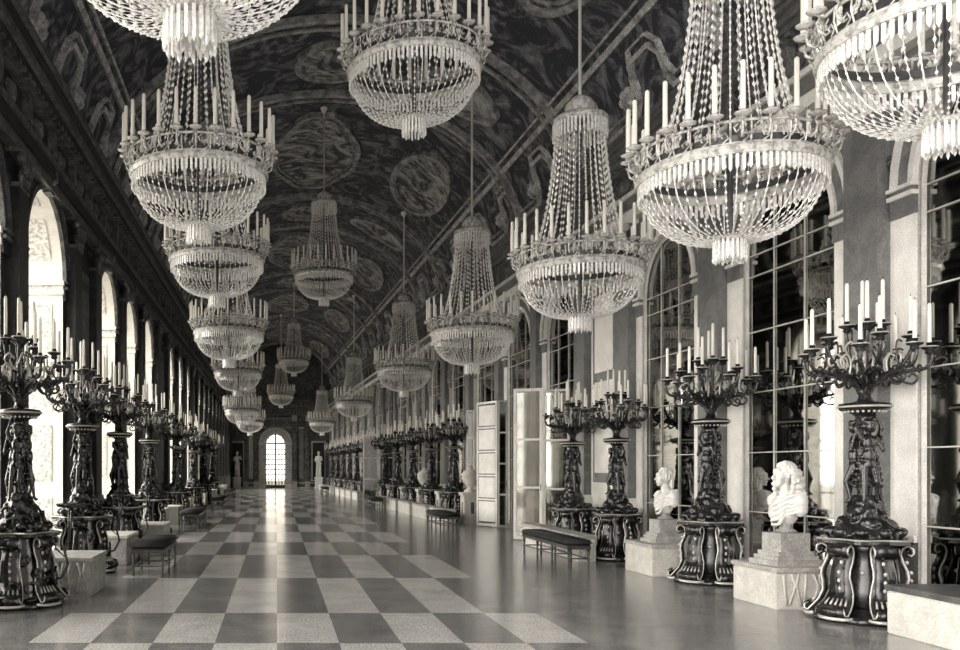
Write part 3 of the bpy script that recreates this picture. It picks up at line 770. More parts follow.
def make_chandelier():
    root = empty('crystal_chandelier')
    for k in ('dome_cap','crown_band','crown_fringe','upper_strands','stem','hoop','hoop_fringe','bead_basket','basket_ring','tassel'): obj(k, CP[k], root)
    for k in range(NARM):
        a = 2*pi*(k+.5)/NARM
        am = obj('candle_arm', CP['arm'], root); am.location = (1.04*cos(a),1.04*sin(a),.27); am.rotation_euler = (0,0,a)
        cd = obj('candle', CANDLE, am); cd.location = (0,0,.03); cd.scale = (1.25,1.25,1.08)
    return root
def joined(name, items):
    # items: (mesh, matrix) -> one mesh
    b = bmesh.new(); mats = []; 
    for me, T in items:
        t = me.copy(); t.transform(T); idx = []
        for m_ in t.materials:
            if m_.name not in mats: mats.append(m_.name)
            idx.append(mats.index(m_.name))
        for p in t.polygons: p.material_index = idx[p.material_index] if p.material_index < len(idx) else idx[0]
        b.from_mesh(t); bpy.data.meshes.remove(t)
    me = bpy.data.meshes.new(name); b.to_mesh(me); b.free()
    for nm in mats: me.materials.append(bpy.data.materials[nm])
    return me
I4 = Matrix.Identity(4)
its = [(CP[k], I4) for k in ('dome_cap','crown_band','crown_fringe','upper_strands','stem','hoop','hoop_fringe','bead_basket','basket_ring','tassel')]
for k in range(NARM):
    a = 2*pi*(k+.5)/NARM; T = Matrix.Translation((1.04*cos(a),1.04*sin(a),.27)) @ Matrix.Rotation(a,4,'Z'); its += [(CP['arm'], T), (CANDLE, T @ Matrix.Translation((0,0,.03)) @ Matrix.Diagonal((1.4,1.4,1.08,1)))]
CH_FAR = joined('crystal_chandelier', its)

def at(px, py, Y): return ((px-277)/900*Y, Y, 1.7+(468-py)/900*Y)
# px of axis, py of hoop, overall width in px, real width, label
CH = [
 (190,-140,345,2.1,'huge crystal chandelier cut by the top edge, upper left, only its lower basket showing','left'),
 (199,156,157,2.0,'large crystal chandelier in the left row, directly below the one cut by the top edge','left'),
 (217,247,109,2.0,'left row chandelier just below and behind the large left one','left'),
 (229,323,81,2.0,'fourth chandelier down the stacked left row','left'),
 (238,366,55,2.0,'fifth chandelier down the stacked left row','left'),
 (242,406,40,2.0,'small distant chandelier, sixth down the left row','left'),
 (250,418,32,2.0,'tiny chandelier half hidden, last of the left row','left'),
 (414,52,152,1.9,'crystal chandelier at the top centre of the hall with its upper part cut off','centre'),
 (324,268,68,1.9,'chandelier on a long rod in the middle of the vault, with high candles','centre'),
 (294,357,35,1.9,'small distant chandelier of the middle row above the arched door','centre'),
 (281,392,29,1.9,'tiniest chandelier of the middle row, lowest one just above the far door','centre'),
 (947,8,262,2.2,'largest right chandelier cut off by the top right corner','right'),
 (730,150,202,2.2,'large crystal chandelier in front of the right arches, its crown touching the top edge','right'),
 (580,254,140,2.2,'right row chandelier with complete polished dome and tall bead cone','right'),
 (472,322,94,2.2,'chandelier on the right row beside the open door leaves, fourth from the viewer','right'),
 (404,363,62,2.2,'fifth chandelier of the right row, on a long thin rod','right'),
 (354,398,42,2.2,'sixth chandelier of the right row, small and low','right'),
 (322,419,30,2.2,'seventh, tiny chandelier of the right row near the end wall statue','right'),
]
proto = None
for (px,py,wd,D,label,row) in CH:
    Y = 900*D/wd; p = at(px,py+.115*wd,Y)
    if wd > 45:
        if proto is None: proto = make_chandelier(); c = proto
        else: c = copy_tree(proto)
    else: c = obj('crystal_chandelier', CH_FAR)
    sc = D/2.2; c.location = p; c.scale = (sc,sc,sc); c.rotation_euler = (0,0,random.random()*.3)
    tag(c, label, 'chandelier', 'chandeliers of the %s row' % row)
    # rod up to the vault
    xc = (XL+XR(Y))/2; hw = (XR(Y)-XL)/2; zt = ZC1+RISE*sqrt(max(0,1-((p[0]-xc)/hw)**2))
    L = (zt-p[2])/sc
    mb = MB(); mb.lathe([(.026,2.72),(.026,L-.02)], 8); mb.lathe([(.02,L-.25),(.10,L-.12),(.12,L-.05),(.05,L-.01)], 14)
    if wd > 45:
        mb.build('rod', 'rod', c)
        c['keep'] = 1
    else:
        mb.build('rod', 'rod', c)
del_keys = [o for o in bpy.data.objects if 'keep' in o.keys()]
for o in del_keys: del o['keep']

# ------------------------------------------------------------------ candelabra (floor torcheres)
def cparts():
    P = {}
    # foot: lobed plinth plate
    mb = MB(); mb.lathe([(.50,0),(.52,.03),(.50,.07),(.44,.09),(.40,.14),(.2,.16)], 48, 0, lob=.05, lobn=6)
    P['foot_plate'] = mb.mesh('foot_plate', ['bronze'], True)
    mb = MB(); mb.lathe([(.26,.1),(.33,.2),(.35,.34),(.30,.5),(.25,.65),(.26,.78),(.32,.86)], 30)
    for k in range(12):
        a = 2*pi*k/12; mb.ell((.30*cos(a),.30*sin(a),.55+.12*(k%2)), .025, 6, 1)
    P['base_core'] = mb.mesh('base_core', ['bronze','bronze_lit'], True)
    # scroll console (one leg), in xz plane
    path = []
    for i in range(9):
        t = i/8; a = pi*1.6*(1-t); path.append((.40+.055*cos(a)*(1), .80+.055*sin(a)))
    path = [(.39,.76),(.42,.74),(.445,.77),(.44,.82),(.395,.85),(.345,.82),(.325,.76),(.345,.67),(.385,.58),(.40,.5),(.385,.42),(.38,.32),(.42,.22),(.475,.15),(.525,.09),(.56,.10),(.56,.15),(.525,.165)]
    wid = [.20,.22,.23,.24,.23,.22,.21,.21,.21,.22,.24,.27,.31,.34,.35,.33,.30,.24]
    mb = MB(); mb.ribbon(path, wid, .05, 0)
    for e in (-1,1): mb.tube([(p[0]+.012, e*w_/2, p[1]) for p,w_ in zip(path,wid)], .011, 5, 1)
    [mb.ell((x_,0,z_), (.022,.018,.026), 6, 1) for x_,z_ in ((.385,.66),(.425,.55),(.425,.46),(.41,.37))]
    for e in (-.10,-.05,0,.05,.10): mb.tube([(.445,e,.26),(.49,e*1.15,.19)], [.008,.014], 5, 1)
    for k,(x_,z_) in enumerate(((.53,.13),(.40,.79))): mb.ell((x_,0,z_), (.03,.12,.03), 8, 0)
    mb.tube([(.48,-.19,.06),(.55,-.13,.05),(.585,0,.05),(.55,.13,.05),(.48,.19,.06)], .020, 5, 1)
    P['scroll_leg'] = mb.mesh('scroll_leg', ['bronze','bronze_lit'], True)
    # abacus plate with concave sides
    n = 48; vs = []; fs = []
    for z_ in (.865,.905):
        for k in range(n):
            a = 2*pi*k/n; r = .40+.10*abs(cos(3*a))**3; vs.append((r*cos(a), r*sin(a), z_))
    fs = [tuple(range(n))[::-1], tuple(range(n,2*n))]+[(k,(k+1)%n,n+(k+1)%n,n+k) for k in range(n)]
    mb = MB(); mb.add(vs, fs, 0); mb.tube([(v[0]*1.0,v[1]*1.0,.912) for v in vs[:n]], .009, 4, 1, closed=True)
    P['abacus'] = mb.mesh('abacus', ['bronze','bronze_lit'])
    rnd = random.Random(3)
    mb = MB()   # rocky/shell mound
    mb.lathe([(.36,.9),(.36,.95),(.25,1.08),(.18,1.22),(.12,1.4)], 24)
    for k in range(54):
        t = rnd.random(); a = rnd.random()*6.28; r = .33-.24*t**.8; R = Matrix.Rotation(rnd.random()*3,4,'X') @ Matrix.Rotation(rnd.random()*3,4,'Z')
        mb.ell((r*cos(a), r*sin(a), .96+.40*t), (.085-.03*t, .045, .06), 8, R=R)
    for k in range(10):
        a = 2*pi*k/10; mb.ell((.35*cos(a),.35*sin(a),.99),(.07,.07,.055),10)
    P['shell_mound'] = remesh(mb, 'shell_mound', 'bronze', .014, 1)
    # entwined child figures holding up the vase
    mb = MB(); mb.lathe([(.07,1.2),(.08,1.6),(.06,2.0),(.09,2.3)], 16)
    for q in range(3):
        T = Matrix.Rotation(2*pi*q/3+.5,4,'Z') @ Matrix.Diagonal((.72,.78,1,1))
        def E_(c, r, R=None): mb.ell(c, r, 10, T=T, R=R)
        def limb(a,b,r0,r1,n=7):
            a,b = Vector(a),Vector(b)
            for i in range(n): t = i/(n-1); E_(tuple(a.lerp(b,t)), r0+(r1-r0)*t)
        E_((.16,0,2.16),(.062,.06,.07)); E_((.215,0,2.15),(.012,.012,.015)); 
        for k in range(9):
            aa = 2*pi*k/9; E_((.15+.045*cos(aa),.05*sin(aa),2.205+.01*(k%2)),(.028,.028,.03))
        E_((.13,0,1.98),(.085,.10,.10)); E_((.14,0,1.84),(.09,.09,.11)); E_((.13,0,1.74),(.09,.10,.07))
        limb((.13,.10,2.03),(.17,.17,1.90),.036,.03); limb((.17,.17,1.90),(.10,.17,2.1),.03,.022); E_((.09,.165,2.14),(.025,.022,.03))
        limb((.13,-.10,2.03),(.12,-.17,2.14),.036,.03); limb((.12,-.17,2.14),(.06,-.13,2.28),.028,.022)
        limb((.14,.06,1.72),(.24,.06,1.55),.058,.046); limb((.24,.06,1.55),(.18,.08,1.36),.042,.028); E_((.21,.08,1.33),(.045,.022,.022))
        limb((.14,-.06,1.72),(.19,-.08,1.52),.058,.046); limb((.19,-.08,1.52),(.22,-.1,1.34),.042,.028); E_((.25,-.1,1.31),(.045,.022,.022))
        for k in range(6): limb((.10,-.12+.03*k,1.82),(.13,-.18+.07*k,1.5),.03,.025,6)
    P['figures'] = remesh(mb, 'figures', 'bronze', .0115, 1)
    mb = MB()
    mb.lathe([(.09,2.14),(.11,2.17),(.06,2.2),(.075,2.26),(.13,2.31),(.24,2.35),(.26,2.38),(.25,2.42),(.17,2.43),(.08,2.45),(.06,2.5),(.05,2.56)], 32, 0)
    mb.tube([(.262*cos(2*pi*k/32),.262*sin(2*pi*k/32),2.385) for k in range(32)], .012, 5, 1, closed=True)
    for k in range(24): a = 2*pi*k/24; mb.ell((.2*cos(a),.2*sin(a),2.33), .016, 6, 1)
    P['vase'] = mb.mesh('vase', ['bronze','bronze_lit'], True)
    mb = MB(); mb.lathe([(.05,2.5),(.07,2.56),(.04,2.62),(.06,2.72),(.035,2.8),(.03,2.95),(.05,3.0),(.035,3.06),(.03,3.2),(.09,3.26),(.11,3.29),(.10,3.31),(.03,3.3)], 20, 0)
    for k in range(5):
        a = 2*pi*k/5; T = Matrix.Rotation(a,4,'Z')
        mb.tube(cr([(.03,0,2.66),(.12,.02,2.74),(.15,.05,2.84),(.10,.07,2.9),(.06,.04,2.86)]), .014, 5, 0, T)
        mb.tube(cr([(.03,0,2.92),(.12,-.03,2.94),(.19,0,3.05),(.14,.03,3.12),(.10,.0,3.07)]), .012, 5, 1, T)
    P['centre_stem'] = mb.mesh('centre_stem', ['bronze','bronze_lit'], True)
    def arm(R, ztop, name):
        mb = MB()
        mb.tube(cr([(.03,0,2.50),(.07,0,2.60),(.35*R,0,2.71),(.68*R,0,2.77),(.95*R,.0,ztop-.22),(R*1.04,0,ztop-.10),(R,0,ztop-.03)]), crr([.022,.026,.026,.022,.02,.018,.016]), 7, 0)
        mb.tube(cr([(.45*R,0,2.75),(.58*R,0,2.66),(.74*R,0,2.63),(.82*R,0,2.69),(.74*R,0,2.74),(.68*R,0,2.70)]), .014, 5, 0)
        mb.tube(cr([(.45*R,.01,2.75),(.42*R,.02,2.88),(.54*R,.02,2.97),(.70*R,.02,2.92),(.68*R,.02,2.84),(.60*R,.02,2.86)]), .012, 5, 1)
        mb.tube(cr([(.85*R,-.01,ztop-.27),(.70*R,-.03,ztop-.16),(.72*R,-.03,ztop-.04),(.82*R,-.03,ztop-.06)]), .011, 5, 0)
        for t in (.35,.62,.85): mb.ell((t*R,0,2.72+.1*t), (.03,.03,.04), 8, 0)
        mb.lathe([(.02,ztop-.08),(.045,ztop-.06),(.035,ztop-.03),(.08,ztop-.01),(.085,ztop+.01),(.03,ztop+.012),(.028,ztop+.05),(.024,ztop+.055)], 14, 0, Matrix.Translation((R,0,0)))
        mb.tube([(R+.083*cos(2*pi*k/14),.083*sin(2*pi*k/14),ztop+.008) for k in range(14)], .006, 4, 1, closed=True)
        return mb.mesh('branch', ['bronze','bronze_lit'], True)
    P['arm0'] = arm(.60, 3.02, 'a'); P['arm1'] = arm(.42, 3.15, 'b'); P['arm2'] = arm(.17, 3.30, 'c')
    mb = MB()
    mb.tube([(.40,0,.3),(.52,0,.34),(.60,0,.5),(.55,0,.7),(.62,0,.9),(.66,0,1.2)], .018, 6, 0)
    mb.tube([(.45,.0,.7),(.55,.0,.6),(.60,.0,.75),(.60,.06,1.2)], .012, 6, 0)
    mb.lathe([(.02,1.17),(.06,1.2),(.17,1.22),(.19,1.25),(.18,1.26),(.02,1.24)], 22, 0, Matrix.Translation((.64,0,0)))
    P['side_tray'] = mb.mesh('side_tray', ['bronze'], True)
    # heavier scroll ornament of the window-side candelabra
    mb = MB(); rn = random.Random(5)
    for k in range(44):
        a = rn.random()*2*pi; z_ = .10+rn.random()*1.05; R_ = (.46-.22*max(0,(z_-.25))) ; T = Matrix.Translation((R_*cos(a),R_*sin(a),z_)) @ Matrix.Rotation(a,4,'Z') @ Matrix.Rotation(rn.random()*6,4,'X')
        s_ = .08+.07*rn.random()
        pts = [(0, s_*(1-j/12)*cos(j*.75), s_*(1-j/12)*sin(j*.75)) for j in range(11)]
        mb.tube(pts, [.022-.0006*q for q in range(11)], 6, 0, T)
    mb.lathe([(.44,.08),(.40,.3),(.33,.6),(.29,.9),(.22,1.1),(.15,1.2)], 24)
    P['scrollwork'] = remesh(mb, 'scrollwork', 'bronze', .013, 0)
    return P
KP = cparts()
TIERS = [(7,'arm0',.60,3.02,.0,.95),(5,'arm1',.42,3.15,.4,.9),(4,'arm2',.17,3.30,.2,1.05)]
def make_candelabrum(left=False):
    root = empty('floor_candelabrum')
    for k in ('foot_plate','base_core','abacus','shell_mound','figures','vase','centre_stem'): obj(k, KP[k], root)
    for k in range(6): l = obj('scroll_leg', KP['scroll_leg'], root); l.rotation_euler = (0,0,2*pi*(k+.5)/6)
    if left: obj('side_tray', KP['side_tray'], root); obj('scrollwork', KP['scrollwork'], root)
    for (n_,nm,R,zt,ph,cs) in TIERS:
        for k in range(n_):
            b_ = obj('branch', KP[nm], root); b_.rotation_euler = (0,0,2*pi*k/n_+ph)
            c_ = obj('candle', CANDLE, b_); c_.location = (R,0,zt+.03); c_.scale = (1,1,cs*(.92+.16*((k*7)%5)/5))
    return root
its = [(KP[k], I4) for k in ('foot_plate','base_core','abacus','shell_mound','figures','vase','centre_stem')]
its += [(KP['scroll_leg'], Matrix.Rotation(2*pi*(k+.5)/6,4,'Z')) for k in range(6)]
for (n_,nm,R,zt,ph,cs) in TIERS:
    for k in range(n_):
        T = Matrix.Rotation(2*pi*k/n_+ph,4,'Z'); its += [(KP[nm],T),(CANDLE, T @ Matrix.Translation((R,0,zt+.03)) @ Matrix.Diagonal((1,1,cs,1)))]
CAND_FAR = joined('floor_candelabrum', its)
RC = [(10.1,.60,'nearest dark bronze floor candelabrum on the right, before the grey pilaster'),
      (13.4,.60,'bronze floor candelabrum between the two marble busts'),
      (16.8,.58,'bronze floor candelabrum standing behind the long low stone block'),
      (19.0,.58,'smaller-looking bronze candelabrum just right of the open glazed door')]
pr = None
for (Y,ins,label) in RC:
    if pr is None: pr = make_candelabrum(); c = pr
    else: c = copy_tree(pr)
    c.location = (XR(Y)-ins, Y, 0); c.rotation_euler = (0,0,.25+Y); q_ = 1.0 if Y < 15 else .93; c.scale = (q_,q_,q_)
    tag(c, label, 'candelabrum', 'bronze candelabra along the mirrors')
far_right = [29.5] + [(RR[i][1]+RR[i+1][0])/2 for i in range(7, len(RR)-1)]
for i, Y in enumerate(far_right):
    if i < 2: c = copy_tree(pr)
    else: c = obj('floor_candelabrum', CAND_FAR)
    c.location = (XR(Y)-.6, Y, 0); c.rotation_euler = (0,0,Y)
    tag(c, 'distant bronze candelabrum on the right side, %s one beyond the open door leaves' % ORD[i], 'candelabrum', 'bronze candelabra along the mirrors')
LC = [(11.2,'nearest dark candelabrum at the left edge, with a small side tray'),
      (14.8,'dark ornate candelabrum second from the left edge, behind the draped stone block'),
      (18.3,'slender dark candelabrum third from the left edge, beyond the near bench')]
pl_ = None
for (Y,label) in LC:
    if pl_ is None: pl_ = make_candelabrum(True); c = pl_
    else: c = copy_tree(pl_)
    c.location = (-3.2, Y, 0); c.rotation_euler = (0,0,{11.2:.0,14.8:.15,18.3:.5}[Y])
    tag(c, label, 'candelabrum', 'bronze candelabra along the windows')
far_left = [22.6,29.6,36.6,43.6,50.4]
for i, Y in enumerate(far_left):
    c = copy_tree(pr) if i < 2 else obj('floor_candelabrum', CAND_FAR)
    c.location = (-3.2-.4*min(1,max(0,(Y-26)/20)), Y, 0); c.rotation_euler = (0,0,Y*1.3)
    tag(c, 'dark candelabrum receding along the windows, %s one beyond the three large ones' % ORD[i], 'candelabrum', 'bronze candelabra along the windows')

# ------------------------------------------------------------------ stone blocks
def bevel_box(x0,x1,y0,y1,z0,z1,b=.02):
    bm = bmesh.new(); bmesh.ops.create_cube(bm, size=1)
    for v in bm.verts: v.co = Vector(((x0+x1)/2+v.co.x*(x1-x0), (y0+y1)/2+v.co.y*(y1-y0), (z0+z1)/2+v.co.z*(z1-z0)))
    bmesh.ops.bevel(bm, geom=list(bm.edges), offset=b, segments=2, affect='EDGES'); return bm
def block(name, x0,x1,y0,y1,h, m1_, m2_, label, group, drape=False, rz=0):
    cx, cy = (x0+x1)/2, (y0+y1)/2
    root = empty(name, (cx,cy,0), rz)
    for nm, bb, mm in (('block_body', (x0-cx,x1-cx,y0-cy,y1-cy,0,h-.06), m1_), ('top_slab', (x0-cx-.02,x1-cx+.02,y0-cy-.02,y1-cy+.02,h-.06,h), m2_)):
        bm = bevel_box(*bb, b=.012); me = bpy.data.meshes.new(nm); bm.to_mesh(me); bm.free(); me.materials.append(M[mm]); o = obj(nm, me, root)
    if drape:
        mb = MB(); 
        for k in range(9):
            xx = (x0-cx)+.08+(x1-x0-.16)*k/8
            mb.tube([(xx,y0-cy-.015,h-.07),(xx+.05*sin(k*2),y0-cy-.03,h*.6),(xx+.03*cos(k*3),y0-cy-.02,.05)], .018, 5)
        mb.build('relief_folds', m1_, root, True)
    tag(root, label, 'stone block', group); return root
G1 = 'low stone blocks along the right wall'
block('stone_block', 6.3,7.0, 7.6,9.3,.50,'stone','slab','pale low stone block with dark top at the bottom right corner', G1)
block('stone_block', 5.98,6.85,10.78,11.8,.50,'stone','stone_grey','low stone block carrying the curly-haired bust', G1, drape=True)
block('stone_block', 5.86,6.75,14.05,15.15,.50,'stone','stone_grey','low stone block under the smaller bust', G1)
block('stone_block', 5.46,5.78,16.3,20.0,.48,'stone','stone_grey','long low stone block behind the black bench', G1, drape=True)
y = 26.9; i = 0
while y < 70:
    x_ = XR(y+1.2)-1.45
    if abs(y+1.2-44) > 1.6: block('stone_block', x_,x_+.3, y,y+2.3,.45,'stone','stone_grey','low stone block edging the right side, %s one beyond the door leaves' % ORD[i], G1, rz=TH)
    y += 2.9; i += 1
G2 = 'low stone blocks along the windows'
block('stone_block', -3.35,-2.45,11.85,12.9,.52,'stone_grey','stone_grey','grey draped stone block between the two nearest left candelabra', G2, drape=True)
block('stone_block', -3.45,-2.62,15.7,16.9,.52,'stone_grey','stone','pale stone block right behind the near left bench', G2)
block('stone_block', -2.95,-2.4,18.95,20.2,.50,'stone','stone','bright stone block beyond the near left bench', G2)
i = 0; y = 23.4
while y < 60:
    block('stone_block', -3.5-.3*(y>30),-2.95-.3*(y>30), y, y+1.3 if y < 60 else y+1.3, .55 if i%2 else .62, 'stone','stone','pale stone block along the windows, %s one beyond the near bench' % ORD[i], G2)
    y += 3.45 if y < 45 else 3.28; i += 1

# ------------------------------------------------------------------ pedestals between far right candelabra
def pedestal(Y, h, top, label, ins=.5):
    x_ = XR(Y)-ins; root = empty('stone_pedestal', (x_,Y,0), TH)
    mb = MB(); mb.box(-.30,.30,-.30,.30,0,.14); mb.box(-.25,.25,-.25,.25,.14,h-.1); mb.box(-.30,.30,-.30,.30,h-.1,h); mb.build('pedestal_body', 'stone', root)
    mb = MB(); mb.box(-.262,-.25,-.05,.05,.3,h-.3); mb.build('dark_inset', 'slab', root); mb = MB(); mb.box(-.05,.05,-.262,-.25,.3,h-.3); mb.build('dark_inset', 'slab', root)
    tag(root, label, 'pedestal', 'pale pedestals before the far mirrors')
    if top:
        r2 = empty('stone_urn', (x_,Y,h), 0)
        mb = MB(); mb.lathe([(.2,0),(.2,.06),(.1,.1),(.09,.16),(.22,.3),(.27,.42),(.25,.5),(.29,.54),(.28,.58),(.1,.56)], 24); mb.build('urn_body', 'stone', r2, True)
        mb = MB(); mb.lathe([(.26,.56),(.22,.64),(.12,.7),(.05,.76),(.06,.8),(.0,.83)], 24); mb.build('urn_lid', 'stone', r2, True)
        tag(r2, top, 'urn', 'stone urns on pedestals')
pedestal(27.75, .95, 'pale lidded stone urn on the pedestal nearest the open doors', 'pale stone pedestal with dark slot nearest the open doors')
ps = [(a+b)/2 for a,b in RR[7:]]
for i, Y in enumerate(ps): pedestal(Y, .9, 'distant lidded stone urn, %s from the viewer' % ORD[i+1] if i in (1,4) else None, 'pale pedestal in front of the far mirrors, %s beyond the one with dark slot' % ORD[i])

# ------------------------------------------------------------------ benches
def bench(x0,x1,y0,y1,h,label,group,rz=0,nl=3):
    cx,cy = (x0+x1)/2,(y0+y1)/2; root = empty('upholstered_bench',(cx,cy,0),rz); a,b = (x1-x0)/2,(y1-y0)/2
    bm = bevel_box(-a,a,-b,b,h-.10,h,.04); me = bpy.data.meshes.new('cushion'); bm.to_mesh(me); bm.free(); me.materials.append(M['leather'])
    for p in me.polygons: p.use_smooth = True
    obj('cushion', me, root)
    mb = MB()
    mb.box(-a+.03,a-.03,-b+.03,b-.03,h-.16,h-.10); mb.build('seat_frame','dark_wood',root)
    for i in range(nl+1):
        for e in (-1,1):
            yy = -b+.07+(2*b-.14)*i/nl
            mb = MB(); mb.lathe([(.018,0),(.024,.02),(.016,.06),(.022,.14),(.016,.2),(.024,h-.25),(.028,h-.16)],10,T=Matrix.Translation((e*(a-.06),yy,0))); mb.build('leg','dark_wood',root,True)
    mb = MB()
    for e in (-1,1): mb.tube([(e*(a-.06),-b+.07,.15),(e*(a-.06),b-.07,.15)], .012, 6)
    for i in range(nl+1): yy = -b+.07+(2*b-.14)*i/nl; mb.tube([(-a+.06,yy,.15),(a-.06,yy,.15)], .012, 6)
    mb.build('stretcher','dark_wood',root)
    tag(root,label,'bench',group); return root
bench(4.92,5.38,15.3,18.2,.47,'long black upholstered bench with turned legs in front of the glazed door','benches on the right')
bench(4.38,4.98,24.4,26.6,.47,'dark bench standing left of the cream panelled door leaf','benches on the right')
bench(3.85,4.4,37.0,40.0,.47,'small distant dark bench beyond the cream door leaf','benches on the right')
bench(2.9,3.4,58,61,.47,'farthest right bench, near the end wall','benches on the right')
bench(-2.32,-1.74,14.1,15.95,.52,'near left bench with slanting black top by the windows','benches on the left',nl=2)
bench(-2.75,-2.15,25.2,28.0,.50,'second dark bench along the windows, in the middle distance','benches on the left')
bench(-2.75,-2.15,37.0,40.0,.50,'third bench along the windows, far away','benches on the left')
bench(-3.0,-2.4,50.0,53.0,.50,'farthest left bench, near the end wall','benches on the left')

# ------------------------------------------------------------------ busts
def bust(loc, label, curly, sc=1.0):
    root = empty('marble_bust', loc)      # faces -x
    root.scale = (sc,sc,sc); root.rotation_euler = (0,0,.16 if curly else .1)
    so = MB(); so.box(-.30,.30,-.24,.24,0,.06); so.box(-.265,.265,-.205,.205,.06,.11); so.box(-.23,.23,-.18,.18,.11,.16)
    so.build('stepped_socle','stone_grey',root)
    so = MB(); so.box(-.19,.19,-.16,.16,.16,.37); so.lathe([(.10,.37),(.12,.39),(.07,.42),(.08,.48)],20); so.build('socle_block','stone_grey',root)
    mb = MB(); rn = random.Random(11 if curly else 4)
    E_ = mb.ell
    def arc3(P, r0, r1, n=16):
        Q = cr(P, 6)
        for i,q in enumerate(Q): t = i/(len(Q)-1); E_(q, r0+(r1-r0)*t, 8)
    E_((.02,0,.70),(.13,.23,.13),18); E_((0,0,.58),(.11,.15,.13),16); E_((-.05,0,.66),(.10,.17,.13),16); E_((-.03,.02,.60),(.125,.19,.12),16); E_((.03,.2,.68),(.08,.08,.12),12); E_((.03,-.2,.68),(.08,.08,.12),12)
    E_((.02,.20,.74),(.09,.09,.10),14); E_((.02,-.20,.74),(.09,.09,.10),14)
    for i in range(7): t = i/6; E_((.02-.03*t,0,.78+.13*t),(.068-.006*t,.066-.006*t,.05),12)
    # mantle: broad folds swept from one shoulder down across the chest
    for k in range(5):
        arc3([(.06-.01*k,-.23+.01*k,.84-.03*k),(-.10,-.19+.02*k,.80-.055*k),(-.165+.008*k,-.06,.72-.06*k),(-.13+.008*k,.10,.66-.05*k),(-.02,.20-.015*k,.62-.045*k)], .024, .018)
    for k in range(4): arc3([(.09,.22,.82-.04*k),(.0,.27-.01*k,.79-.045*k),(-.08,.20-.02*k,.75-.045*k)], .018, .016)
    for k in range(4): arc3([(.09,-.22,.80-.04*k),(.0,-.27+.01*k,.77-.045*k),(-.09,-.19+.02*k,.72-.045*k)], .020, .016)
    obj('draped_chest', remesh(mb,'draped_chest','white_marble',.009,1), root)
    mb = MB(); E_ = mb.ell
    hx, hz = -.045, 1.04
    E_((hx+.035,0,hz+.03),(.11,.085,.105),18)
    E_((hx-.035,0,hz+.0),(.062,.068,.085),16); E_((hx-.04,0,hz-.06),(.055,.055,.06),14)
    E_((hx-.070,0,hz-.108),(.030,.032,.026),12)
    E_((hx-.065,0,hz+.055),(.040,.058,.04),12); E_((hx-.088,0,hz+.034),(.018,.052,.012),10)
    for i in range(7): t = i/6; E_((hx-.095-.038*t,0,hz+.026-.052*t),(.012+.004*t,.010+.005*t,.012),8)
    E_((hx-.108,0,hz-.032),(.016,.022,.010),8)
    E_((hx-.098,0,hz-.058),(.014,.026,.007),8); E_((hx-.094,0,hz-.074),(.014,.022,.008),8)
    for e in (-1,1): E_((hx-.082,e*.032,hz+.008),(.013,.016,.009),8); E_((hx-.062,e*.046,hz-.030),(.028,.020,.028),8)
    for i in range(5): E_((hx+.03,0,hz-.08-.035*i),(.056,.054,.03),12)
    for e in (-1,1): E_((hx+.02,e*.085,hz-.01),(.016,.012,.028),8)
    obj('head', remesh(mb,'head','white_marble',.0055,0), root)
    mb = MB(); E_ = mb.ell
    E_((hx+.055,0,hz+.045),(.105,.09,.10),14)
    if curly:
        for i in range(14):                      # crown of curls
            for j in range(9):
                a = -2.2+4.4*i/13; ph = .15+1.3*j/8
                q = (hx+.045+.118*cos(a)*cos(ph), .105*sin(a)*cos(ph), hz+.045+.115*sin(ph))
                if q[0] < hx+.0 and q[2] < hz+.10: continue
                E_(q, rn.uniform(.014,.024), 8)
        for k in range(17):                      # long hanging ringlets
            a = -1.7+3.4*k/16; R0 = .115; L_ = .34-.05*abs(a)*.8
            for j in range(15):
                t = j/14; w_ = .016*sin(j*1.5+k*2)
                rr = R0+.035*sin(t*pi*.9)+.012*cos(j*1.9+k)
                E_((hx+.055+rr*cos(a)*1.05-.03*t*(abs(a)>1.5)+w_*.5, rr*sin(a)*1.02+w_, hz+.06-L_*t), .023+.007*sin(j*2.1+k), 8)
    else:
        for i in range(13):
            for j in range(9):
                a = -2.25+4.5*i/12; ph = -.55+2.0*j/8
                q = (hx+.045+.115*cos(a)*cos(ph), .098*sin(a)*cos(ph), hz+.045+.11*sin(ph))
                if q[0] < hx-.03 and q[2] < hz+.10: continue
                E_((q[0]+rn.uniform(-.006,.006),q[1],q[2]), rn.uniform(.016,.027), 8)
        for k in range(7):
            a = -1.0+2.0*k/6
            for j in range(5): E_((hx+.05+.10*cos(a), .09*sin(a), hz-.03-.03*j), .022, 8)
    obj('hair', remesh(mb,'hair','white_marble',.0065,0), root)
    tag(root,label,'bust','marble busts on low blocks'); return root
bust((6.36,11.25,.50),'white marble bust with long curly wig and draped shoulders, on the near right block',True,1.06)
bust((6.30,14.6,.50),'smaller white marble bust with short hair, behind the second candelabrum',False,1.0)

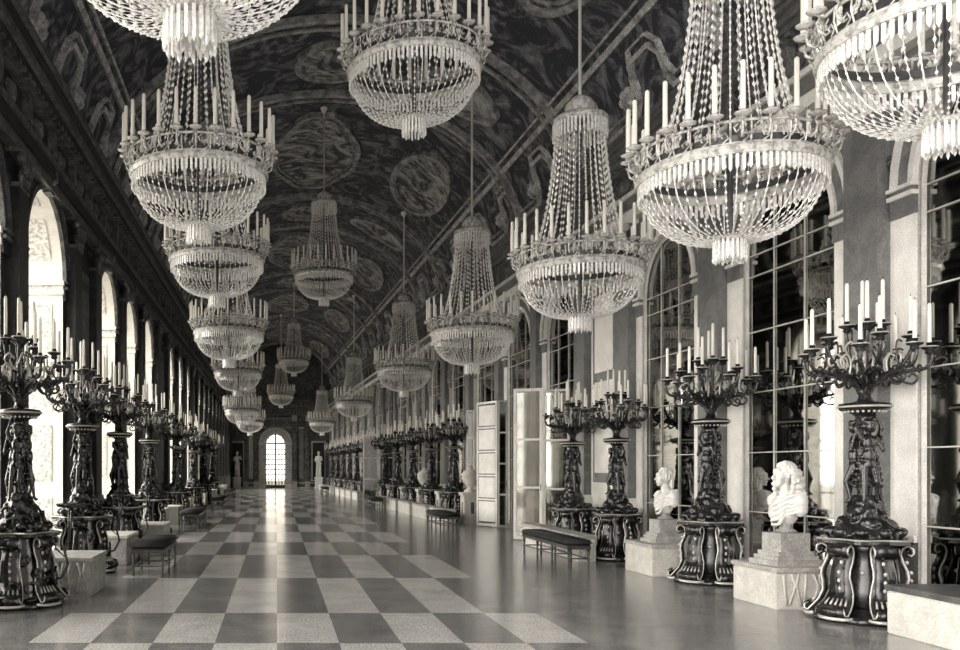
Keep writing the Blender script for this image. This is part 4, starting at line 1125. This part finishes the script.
# ------------------------------------------------------------------ open door leaves
def leaf(name, p0, p1, h, panes, fr, mfr, mpane, label, group, solid=False, th=.05):
    p0, p1 = Vector(p0+(0,)), Vector(p1+(0,)); d = p1-p0; L = d.length; ang = atan2(d.y, d.x)
    root = empty(name, (p0.x,p0.y,.02), ang)
    mb = MB(); mb.box(0,fr,-th/2,th/2,0,h); mb.box(L-fr,L,-th/2,th/2,0,h)
    zs_ = [fr*1.3 + (h-fr*2.3)*k/panes for k in range(panes+1)]
    mb.box(fr,L-fr,-th/2,th/2,0,fr*1.3); mb.box(fr,L-fr,-th/2,th/2,h-fr,h)
    for z_ in zs_[1:-1]: mb.box(fr,L-fr,-th/2,th/2,z_-.025,z_+.025)
    mb.build('leaf_frame', mfr, root)
    for k in range(panes):
        mb = MB(); 
        if solid:
            mb.box(fr,L-fr,-.010,.010,zs_[k]+.02,zs_[k+1]-.02,1); mb.box(fr+.03,L-fr-.03,-.020,.020,zs_[k]+.055,zs_[k+1]-.055); mb.box(fr+.07,L-fr-.07,-.03,.03,zs_[k]+.10,zs_[k+1]-.10); mb.build('door_panel', [mpane,'dark_wood'], root)
        else:
            mb.box(fr,L-fr,-.006,.006,zs_[k]+.02,zs_[k+1]-.02); mb.build('glass_pane', mpane, root)
    mb = MB(); mb.tube([(L-fr/2 if not solid else fr/2,-th/2,1.15),(L-fr/2 if not solid else fr/2,-th/2-.04,1.16),(L-fr/2 if not solid else fr/2,-th/2-.04,1.3),(L-fr/2 if not solid else fr/2,-th/2,1.31)], .008, 6); mb.build('door_handle','bronze',root)
    tag(root,label,'door leaf',group)
G = 'open folding door leaves on the right'
leaf('glazed_door_leaf',(5.60,21.3),(6.20,21.0),3.55,3,.07,'cream','door_glass','glazed door leaf with thick cream frame swung open into the hall',G)
leaf('glazed_door_leaf',(6.22,20.98),(6.70,20.60),3.50,3,.05,'cream_dim','door_glass','grey glazed leaf hinged to the wall beside the thick cream-framed one',G)
leaf('panelled_door_leaf',(5.9,26.5),(6.28,25.64),3.6,5,.06,'cream','cream','cream door leaf of five solid panels standing open',G,solid=True)
leaf('glazed_door_leaf',(6.30,25.61),(6.53,25.58),3.6,4,.03,'cream_dim','door_glass','narrow grey glazed leaf right of the five-panelled cream leaf',G)
leaf('glazed_door_leaf',(6.12,29.1),(6.38,29.05),3.55,4,.06,'cream','door_glass','slim pale door leaf left of the five-panelled leaf, seen almost edge on',G)
leaf('glazed_door_leaf',(4.2,44.05),(4.95,44.0),3.3,3,.07,'cream','door_glass','distant pale framed leaf reaching furthest into the hall',G)
leaf('glazed_door_leaf',(4.97,44.0),(5.72,43.95),3.3,3,.07,'cream','door_glass','distant pale framed leaf hinged to the far right wall',G)
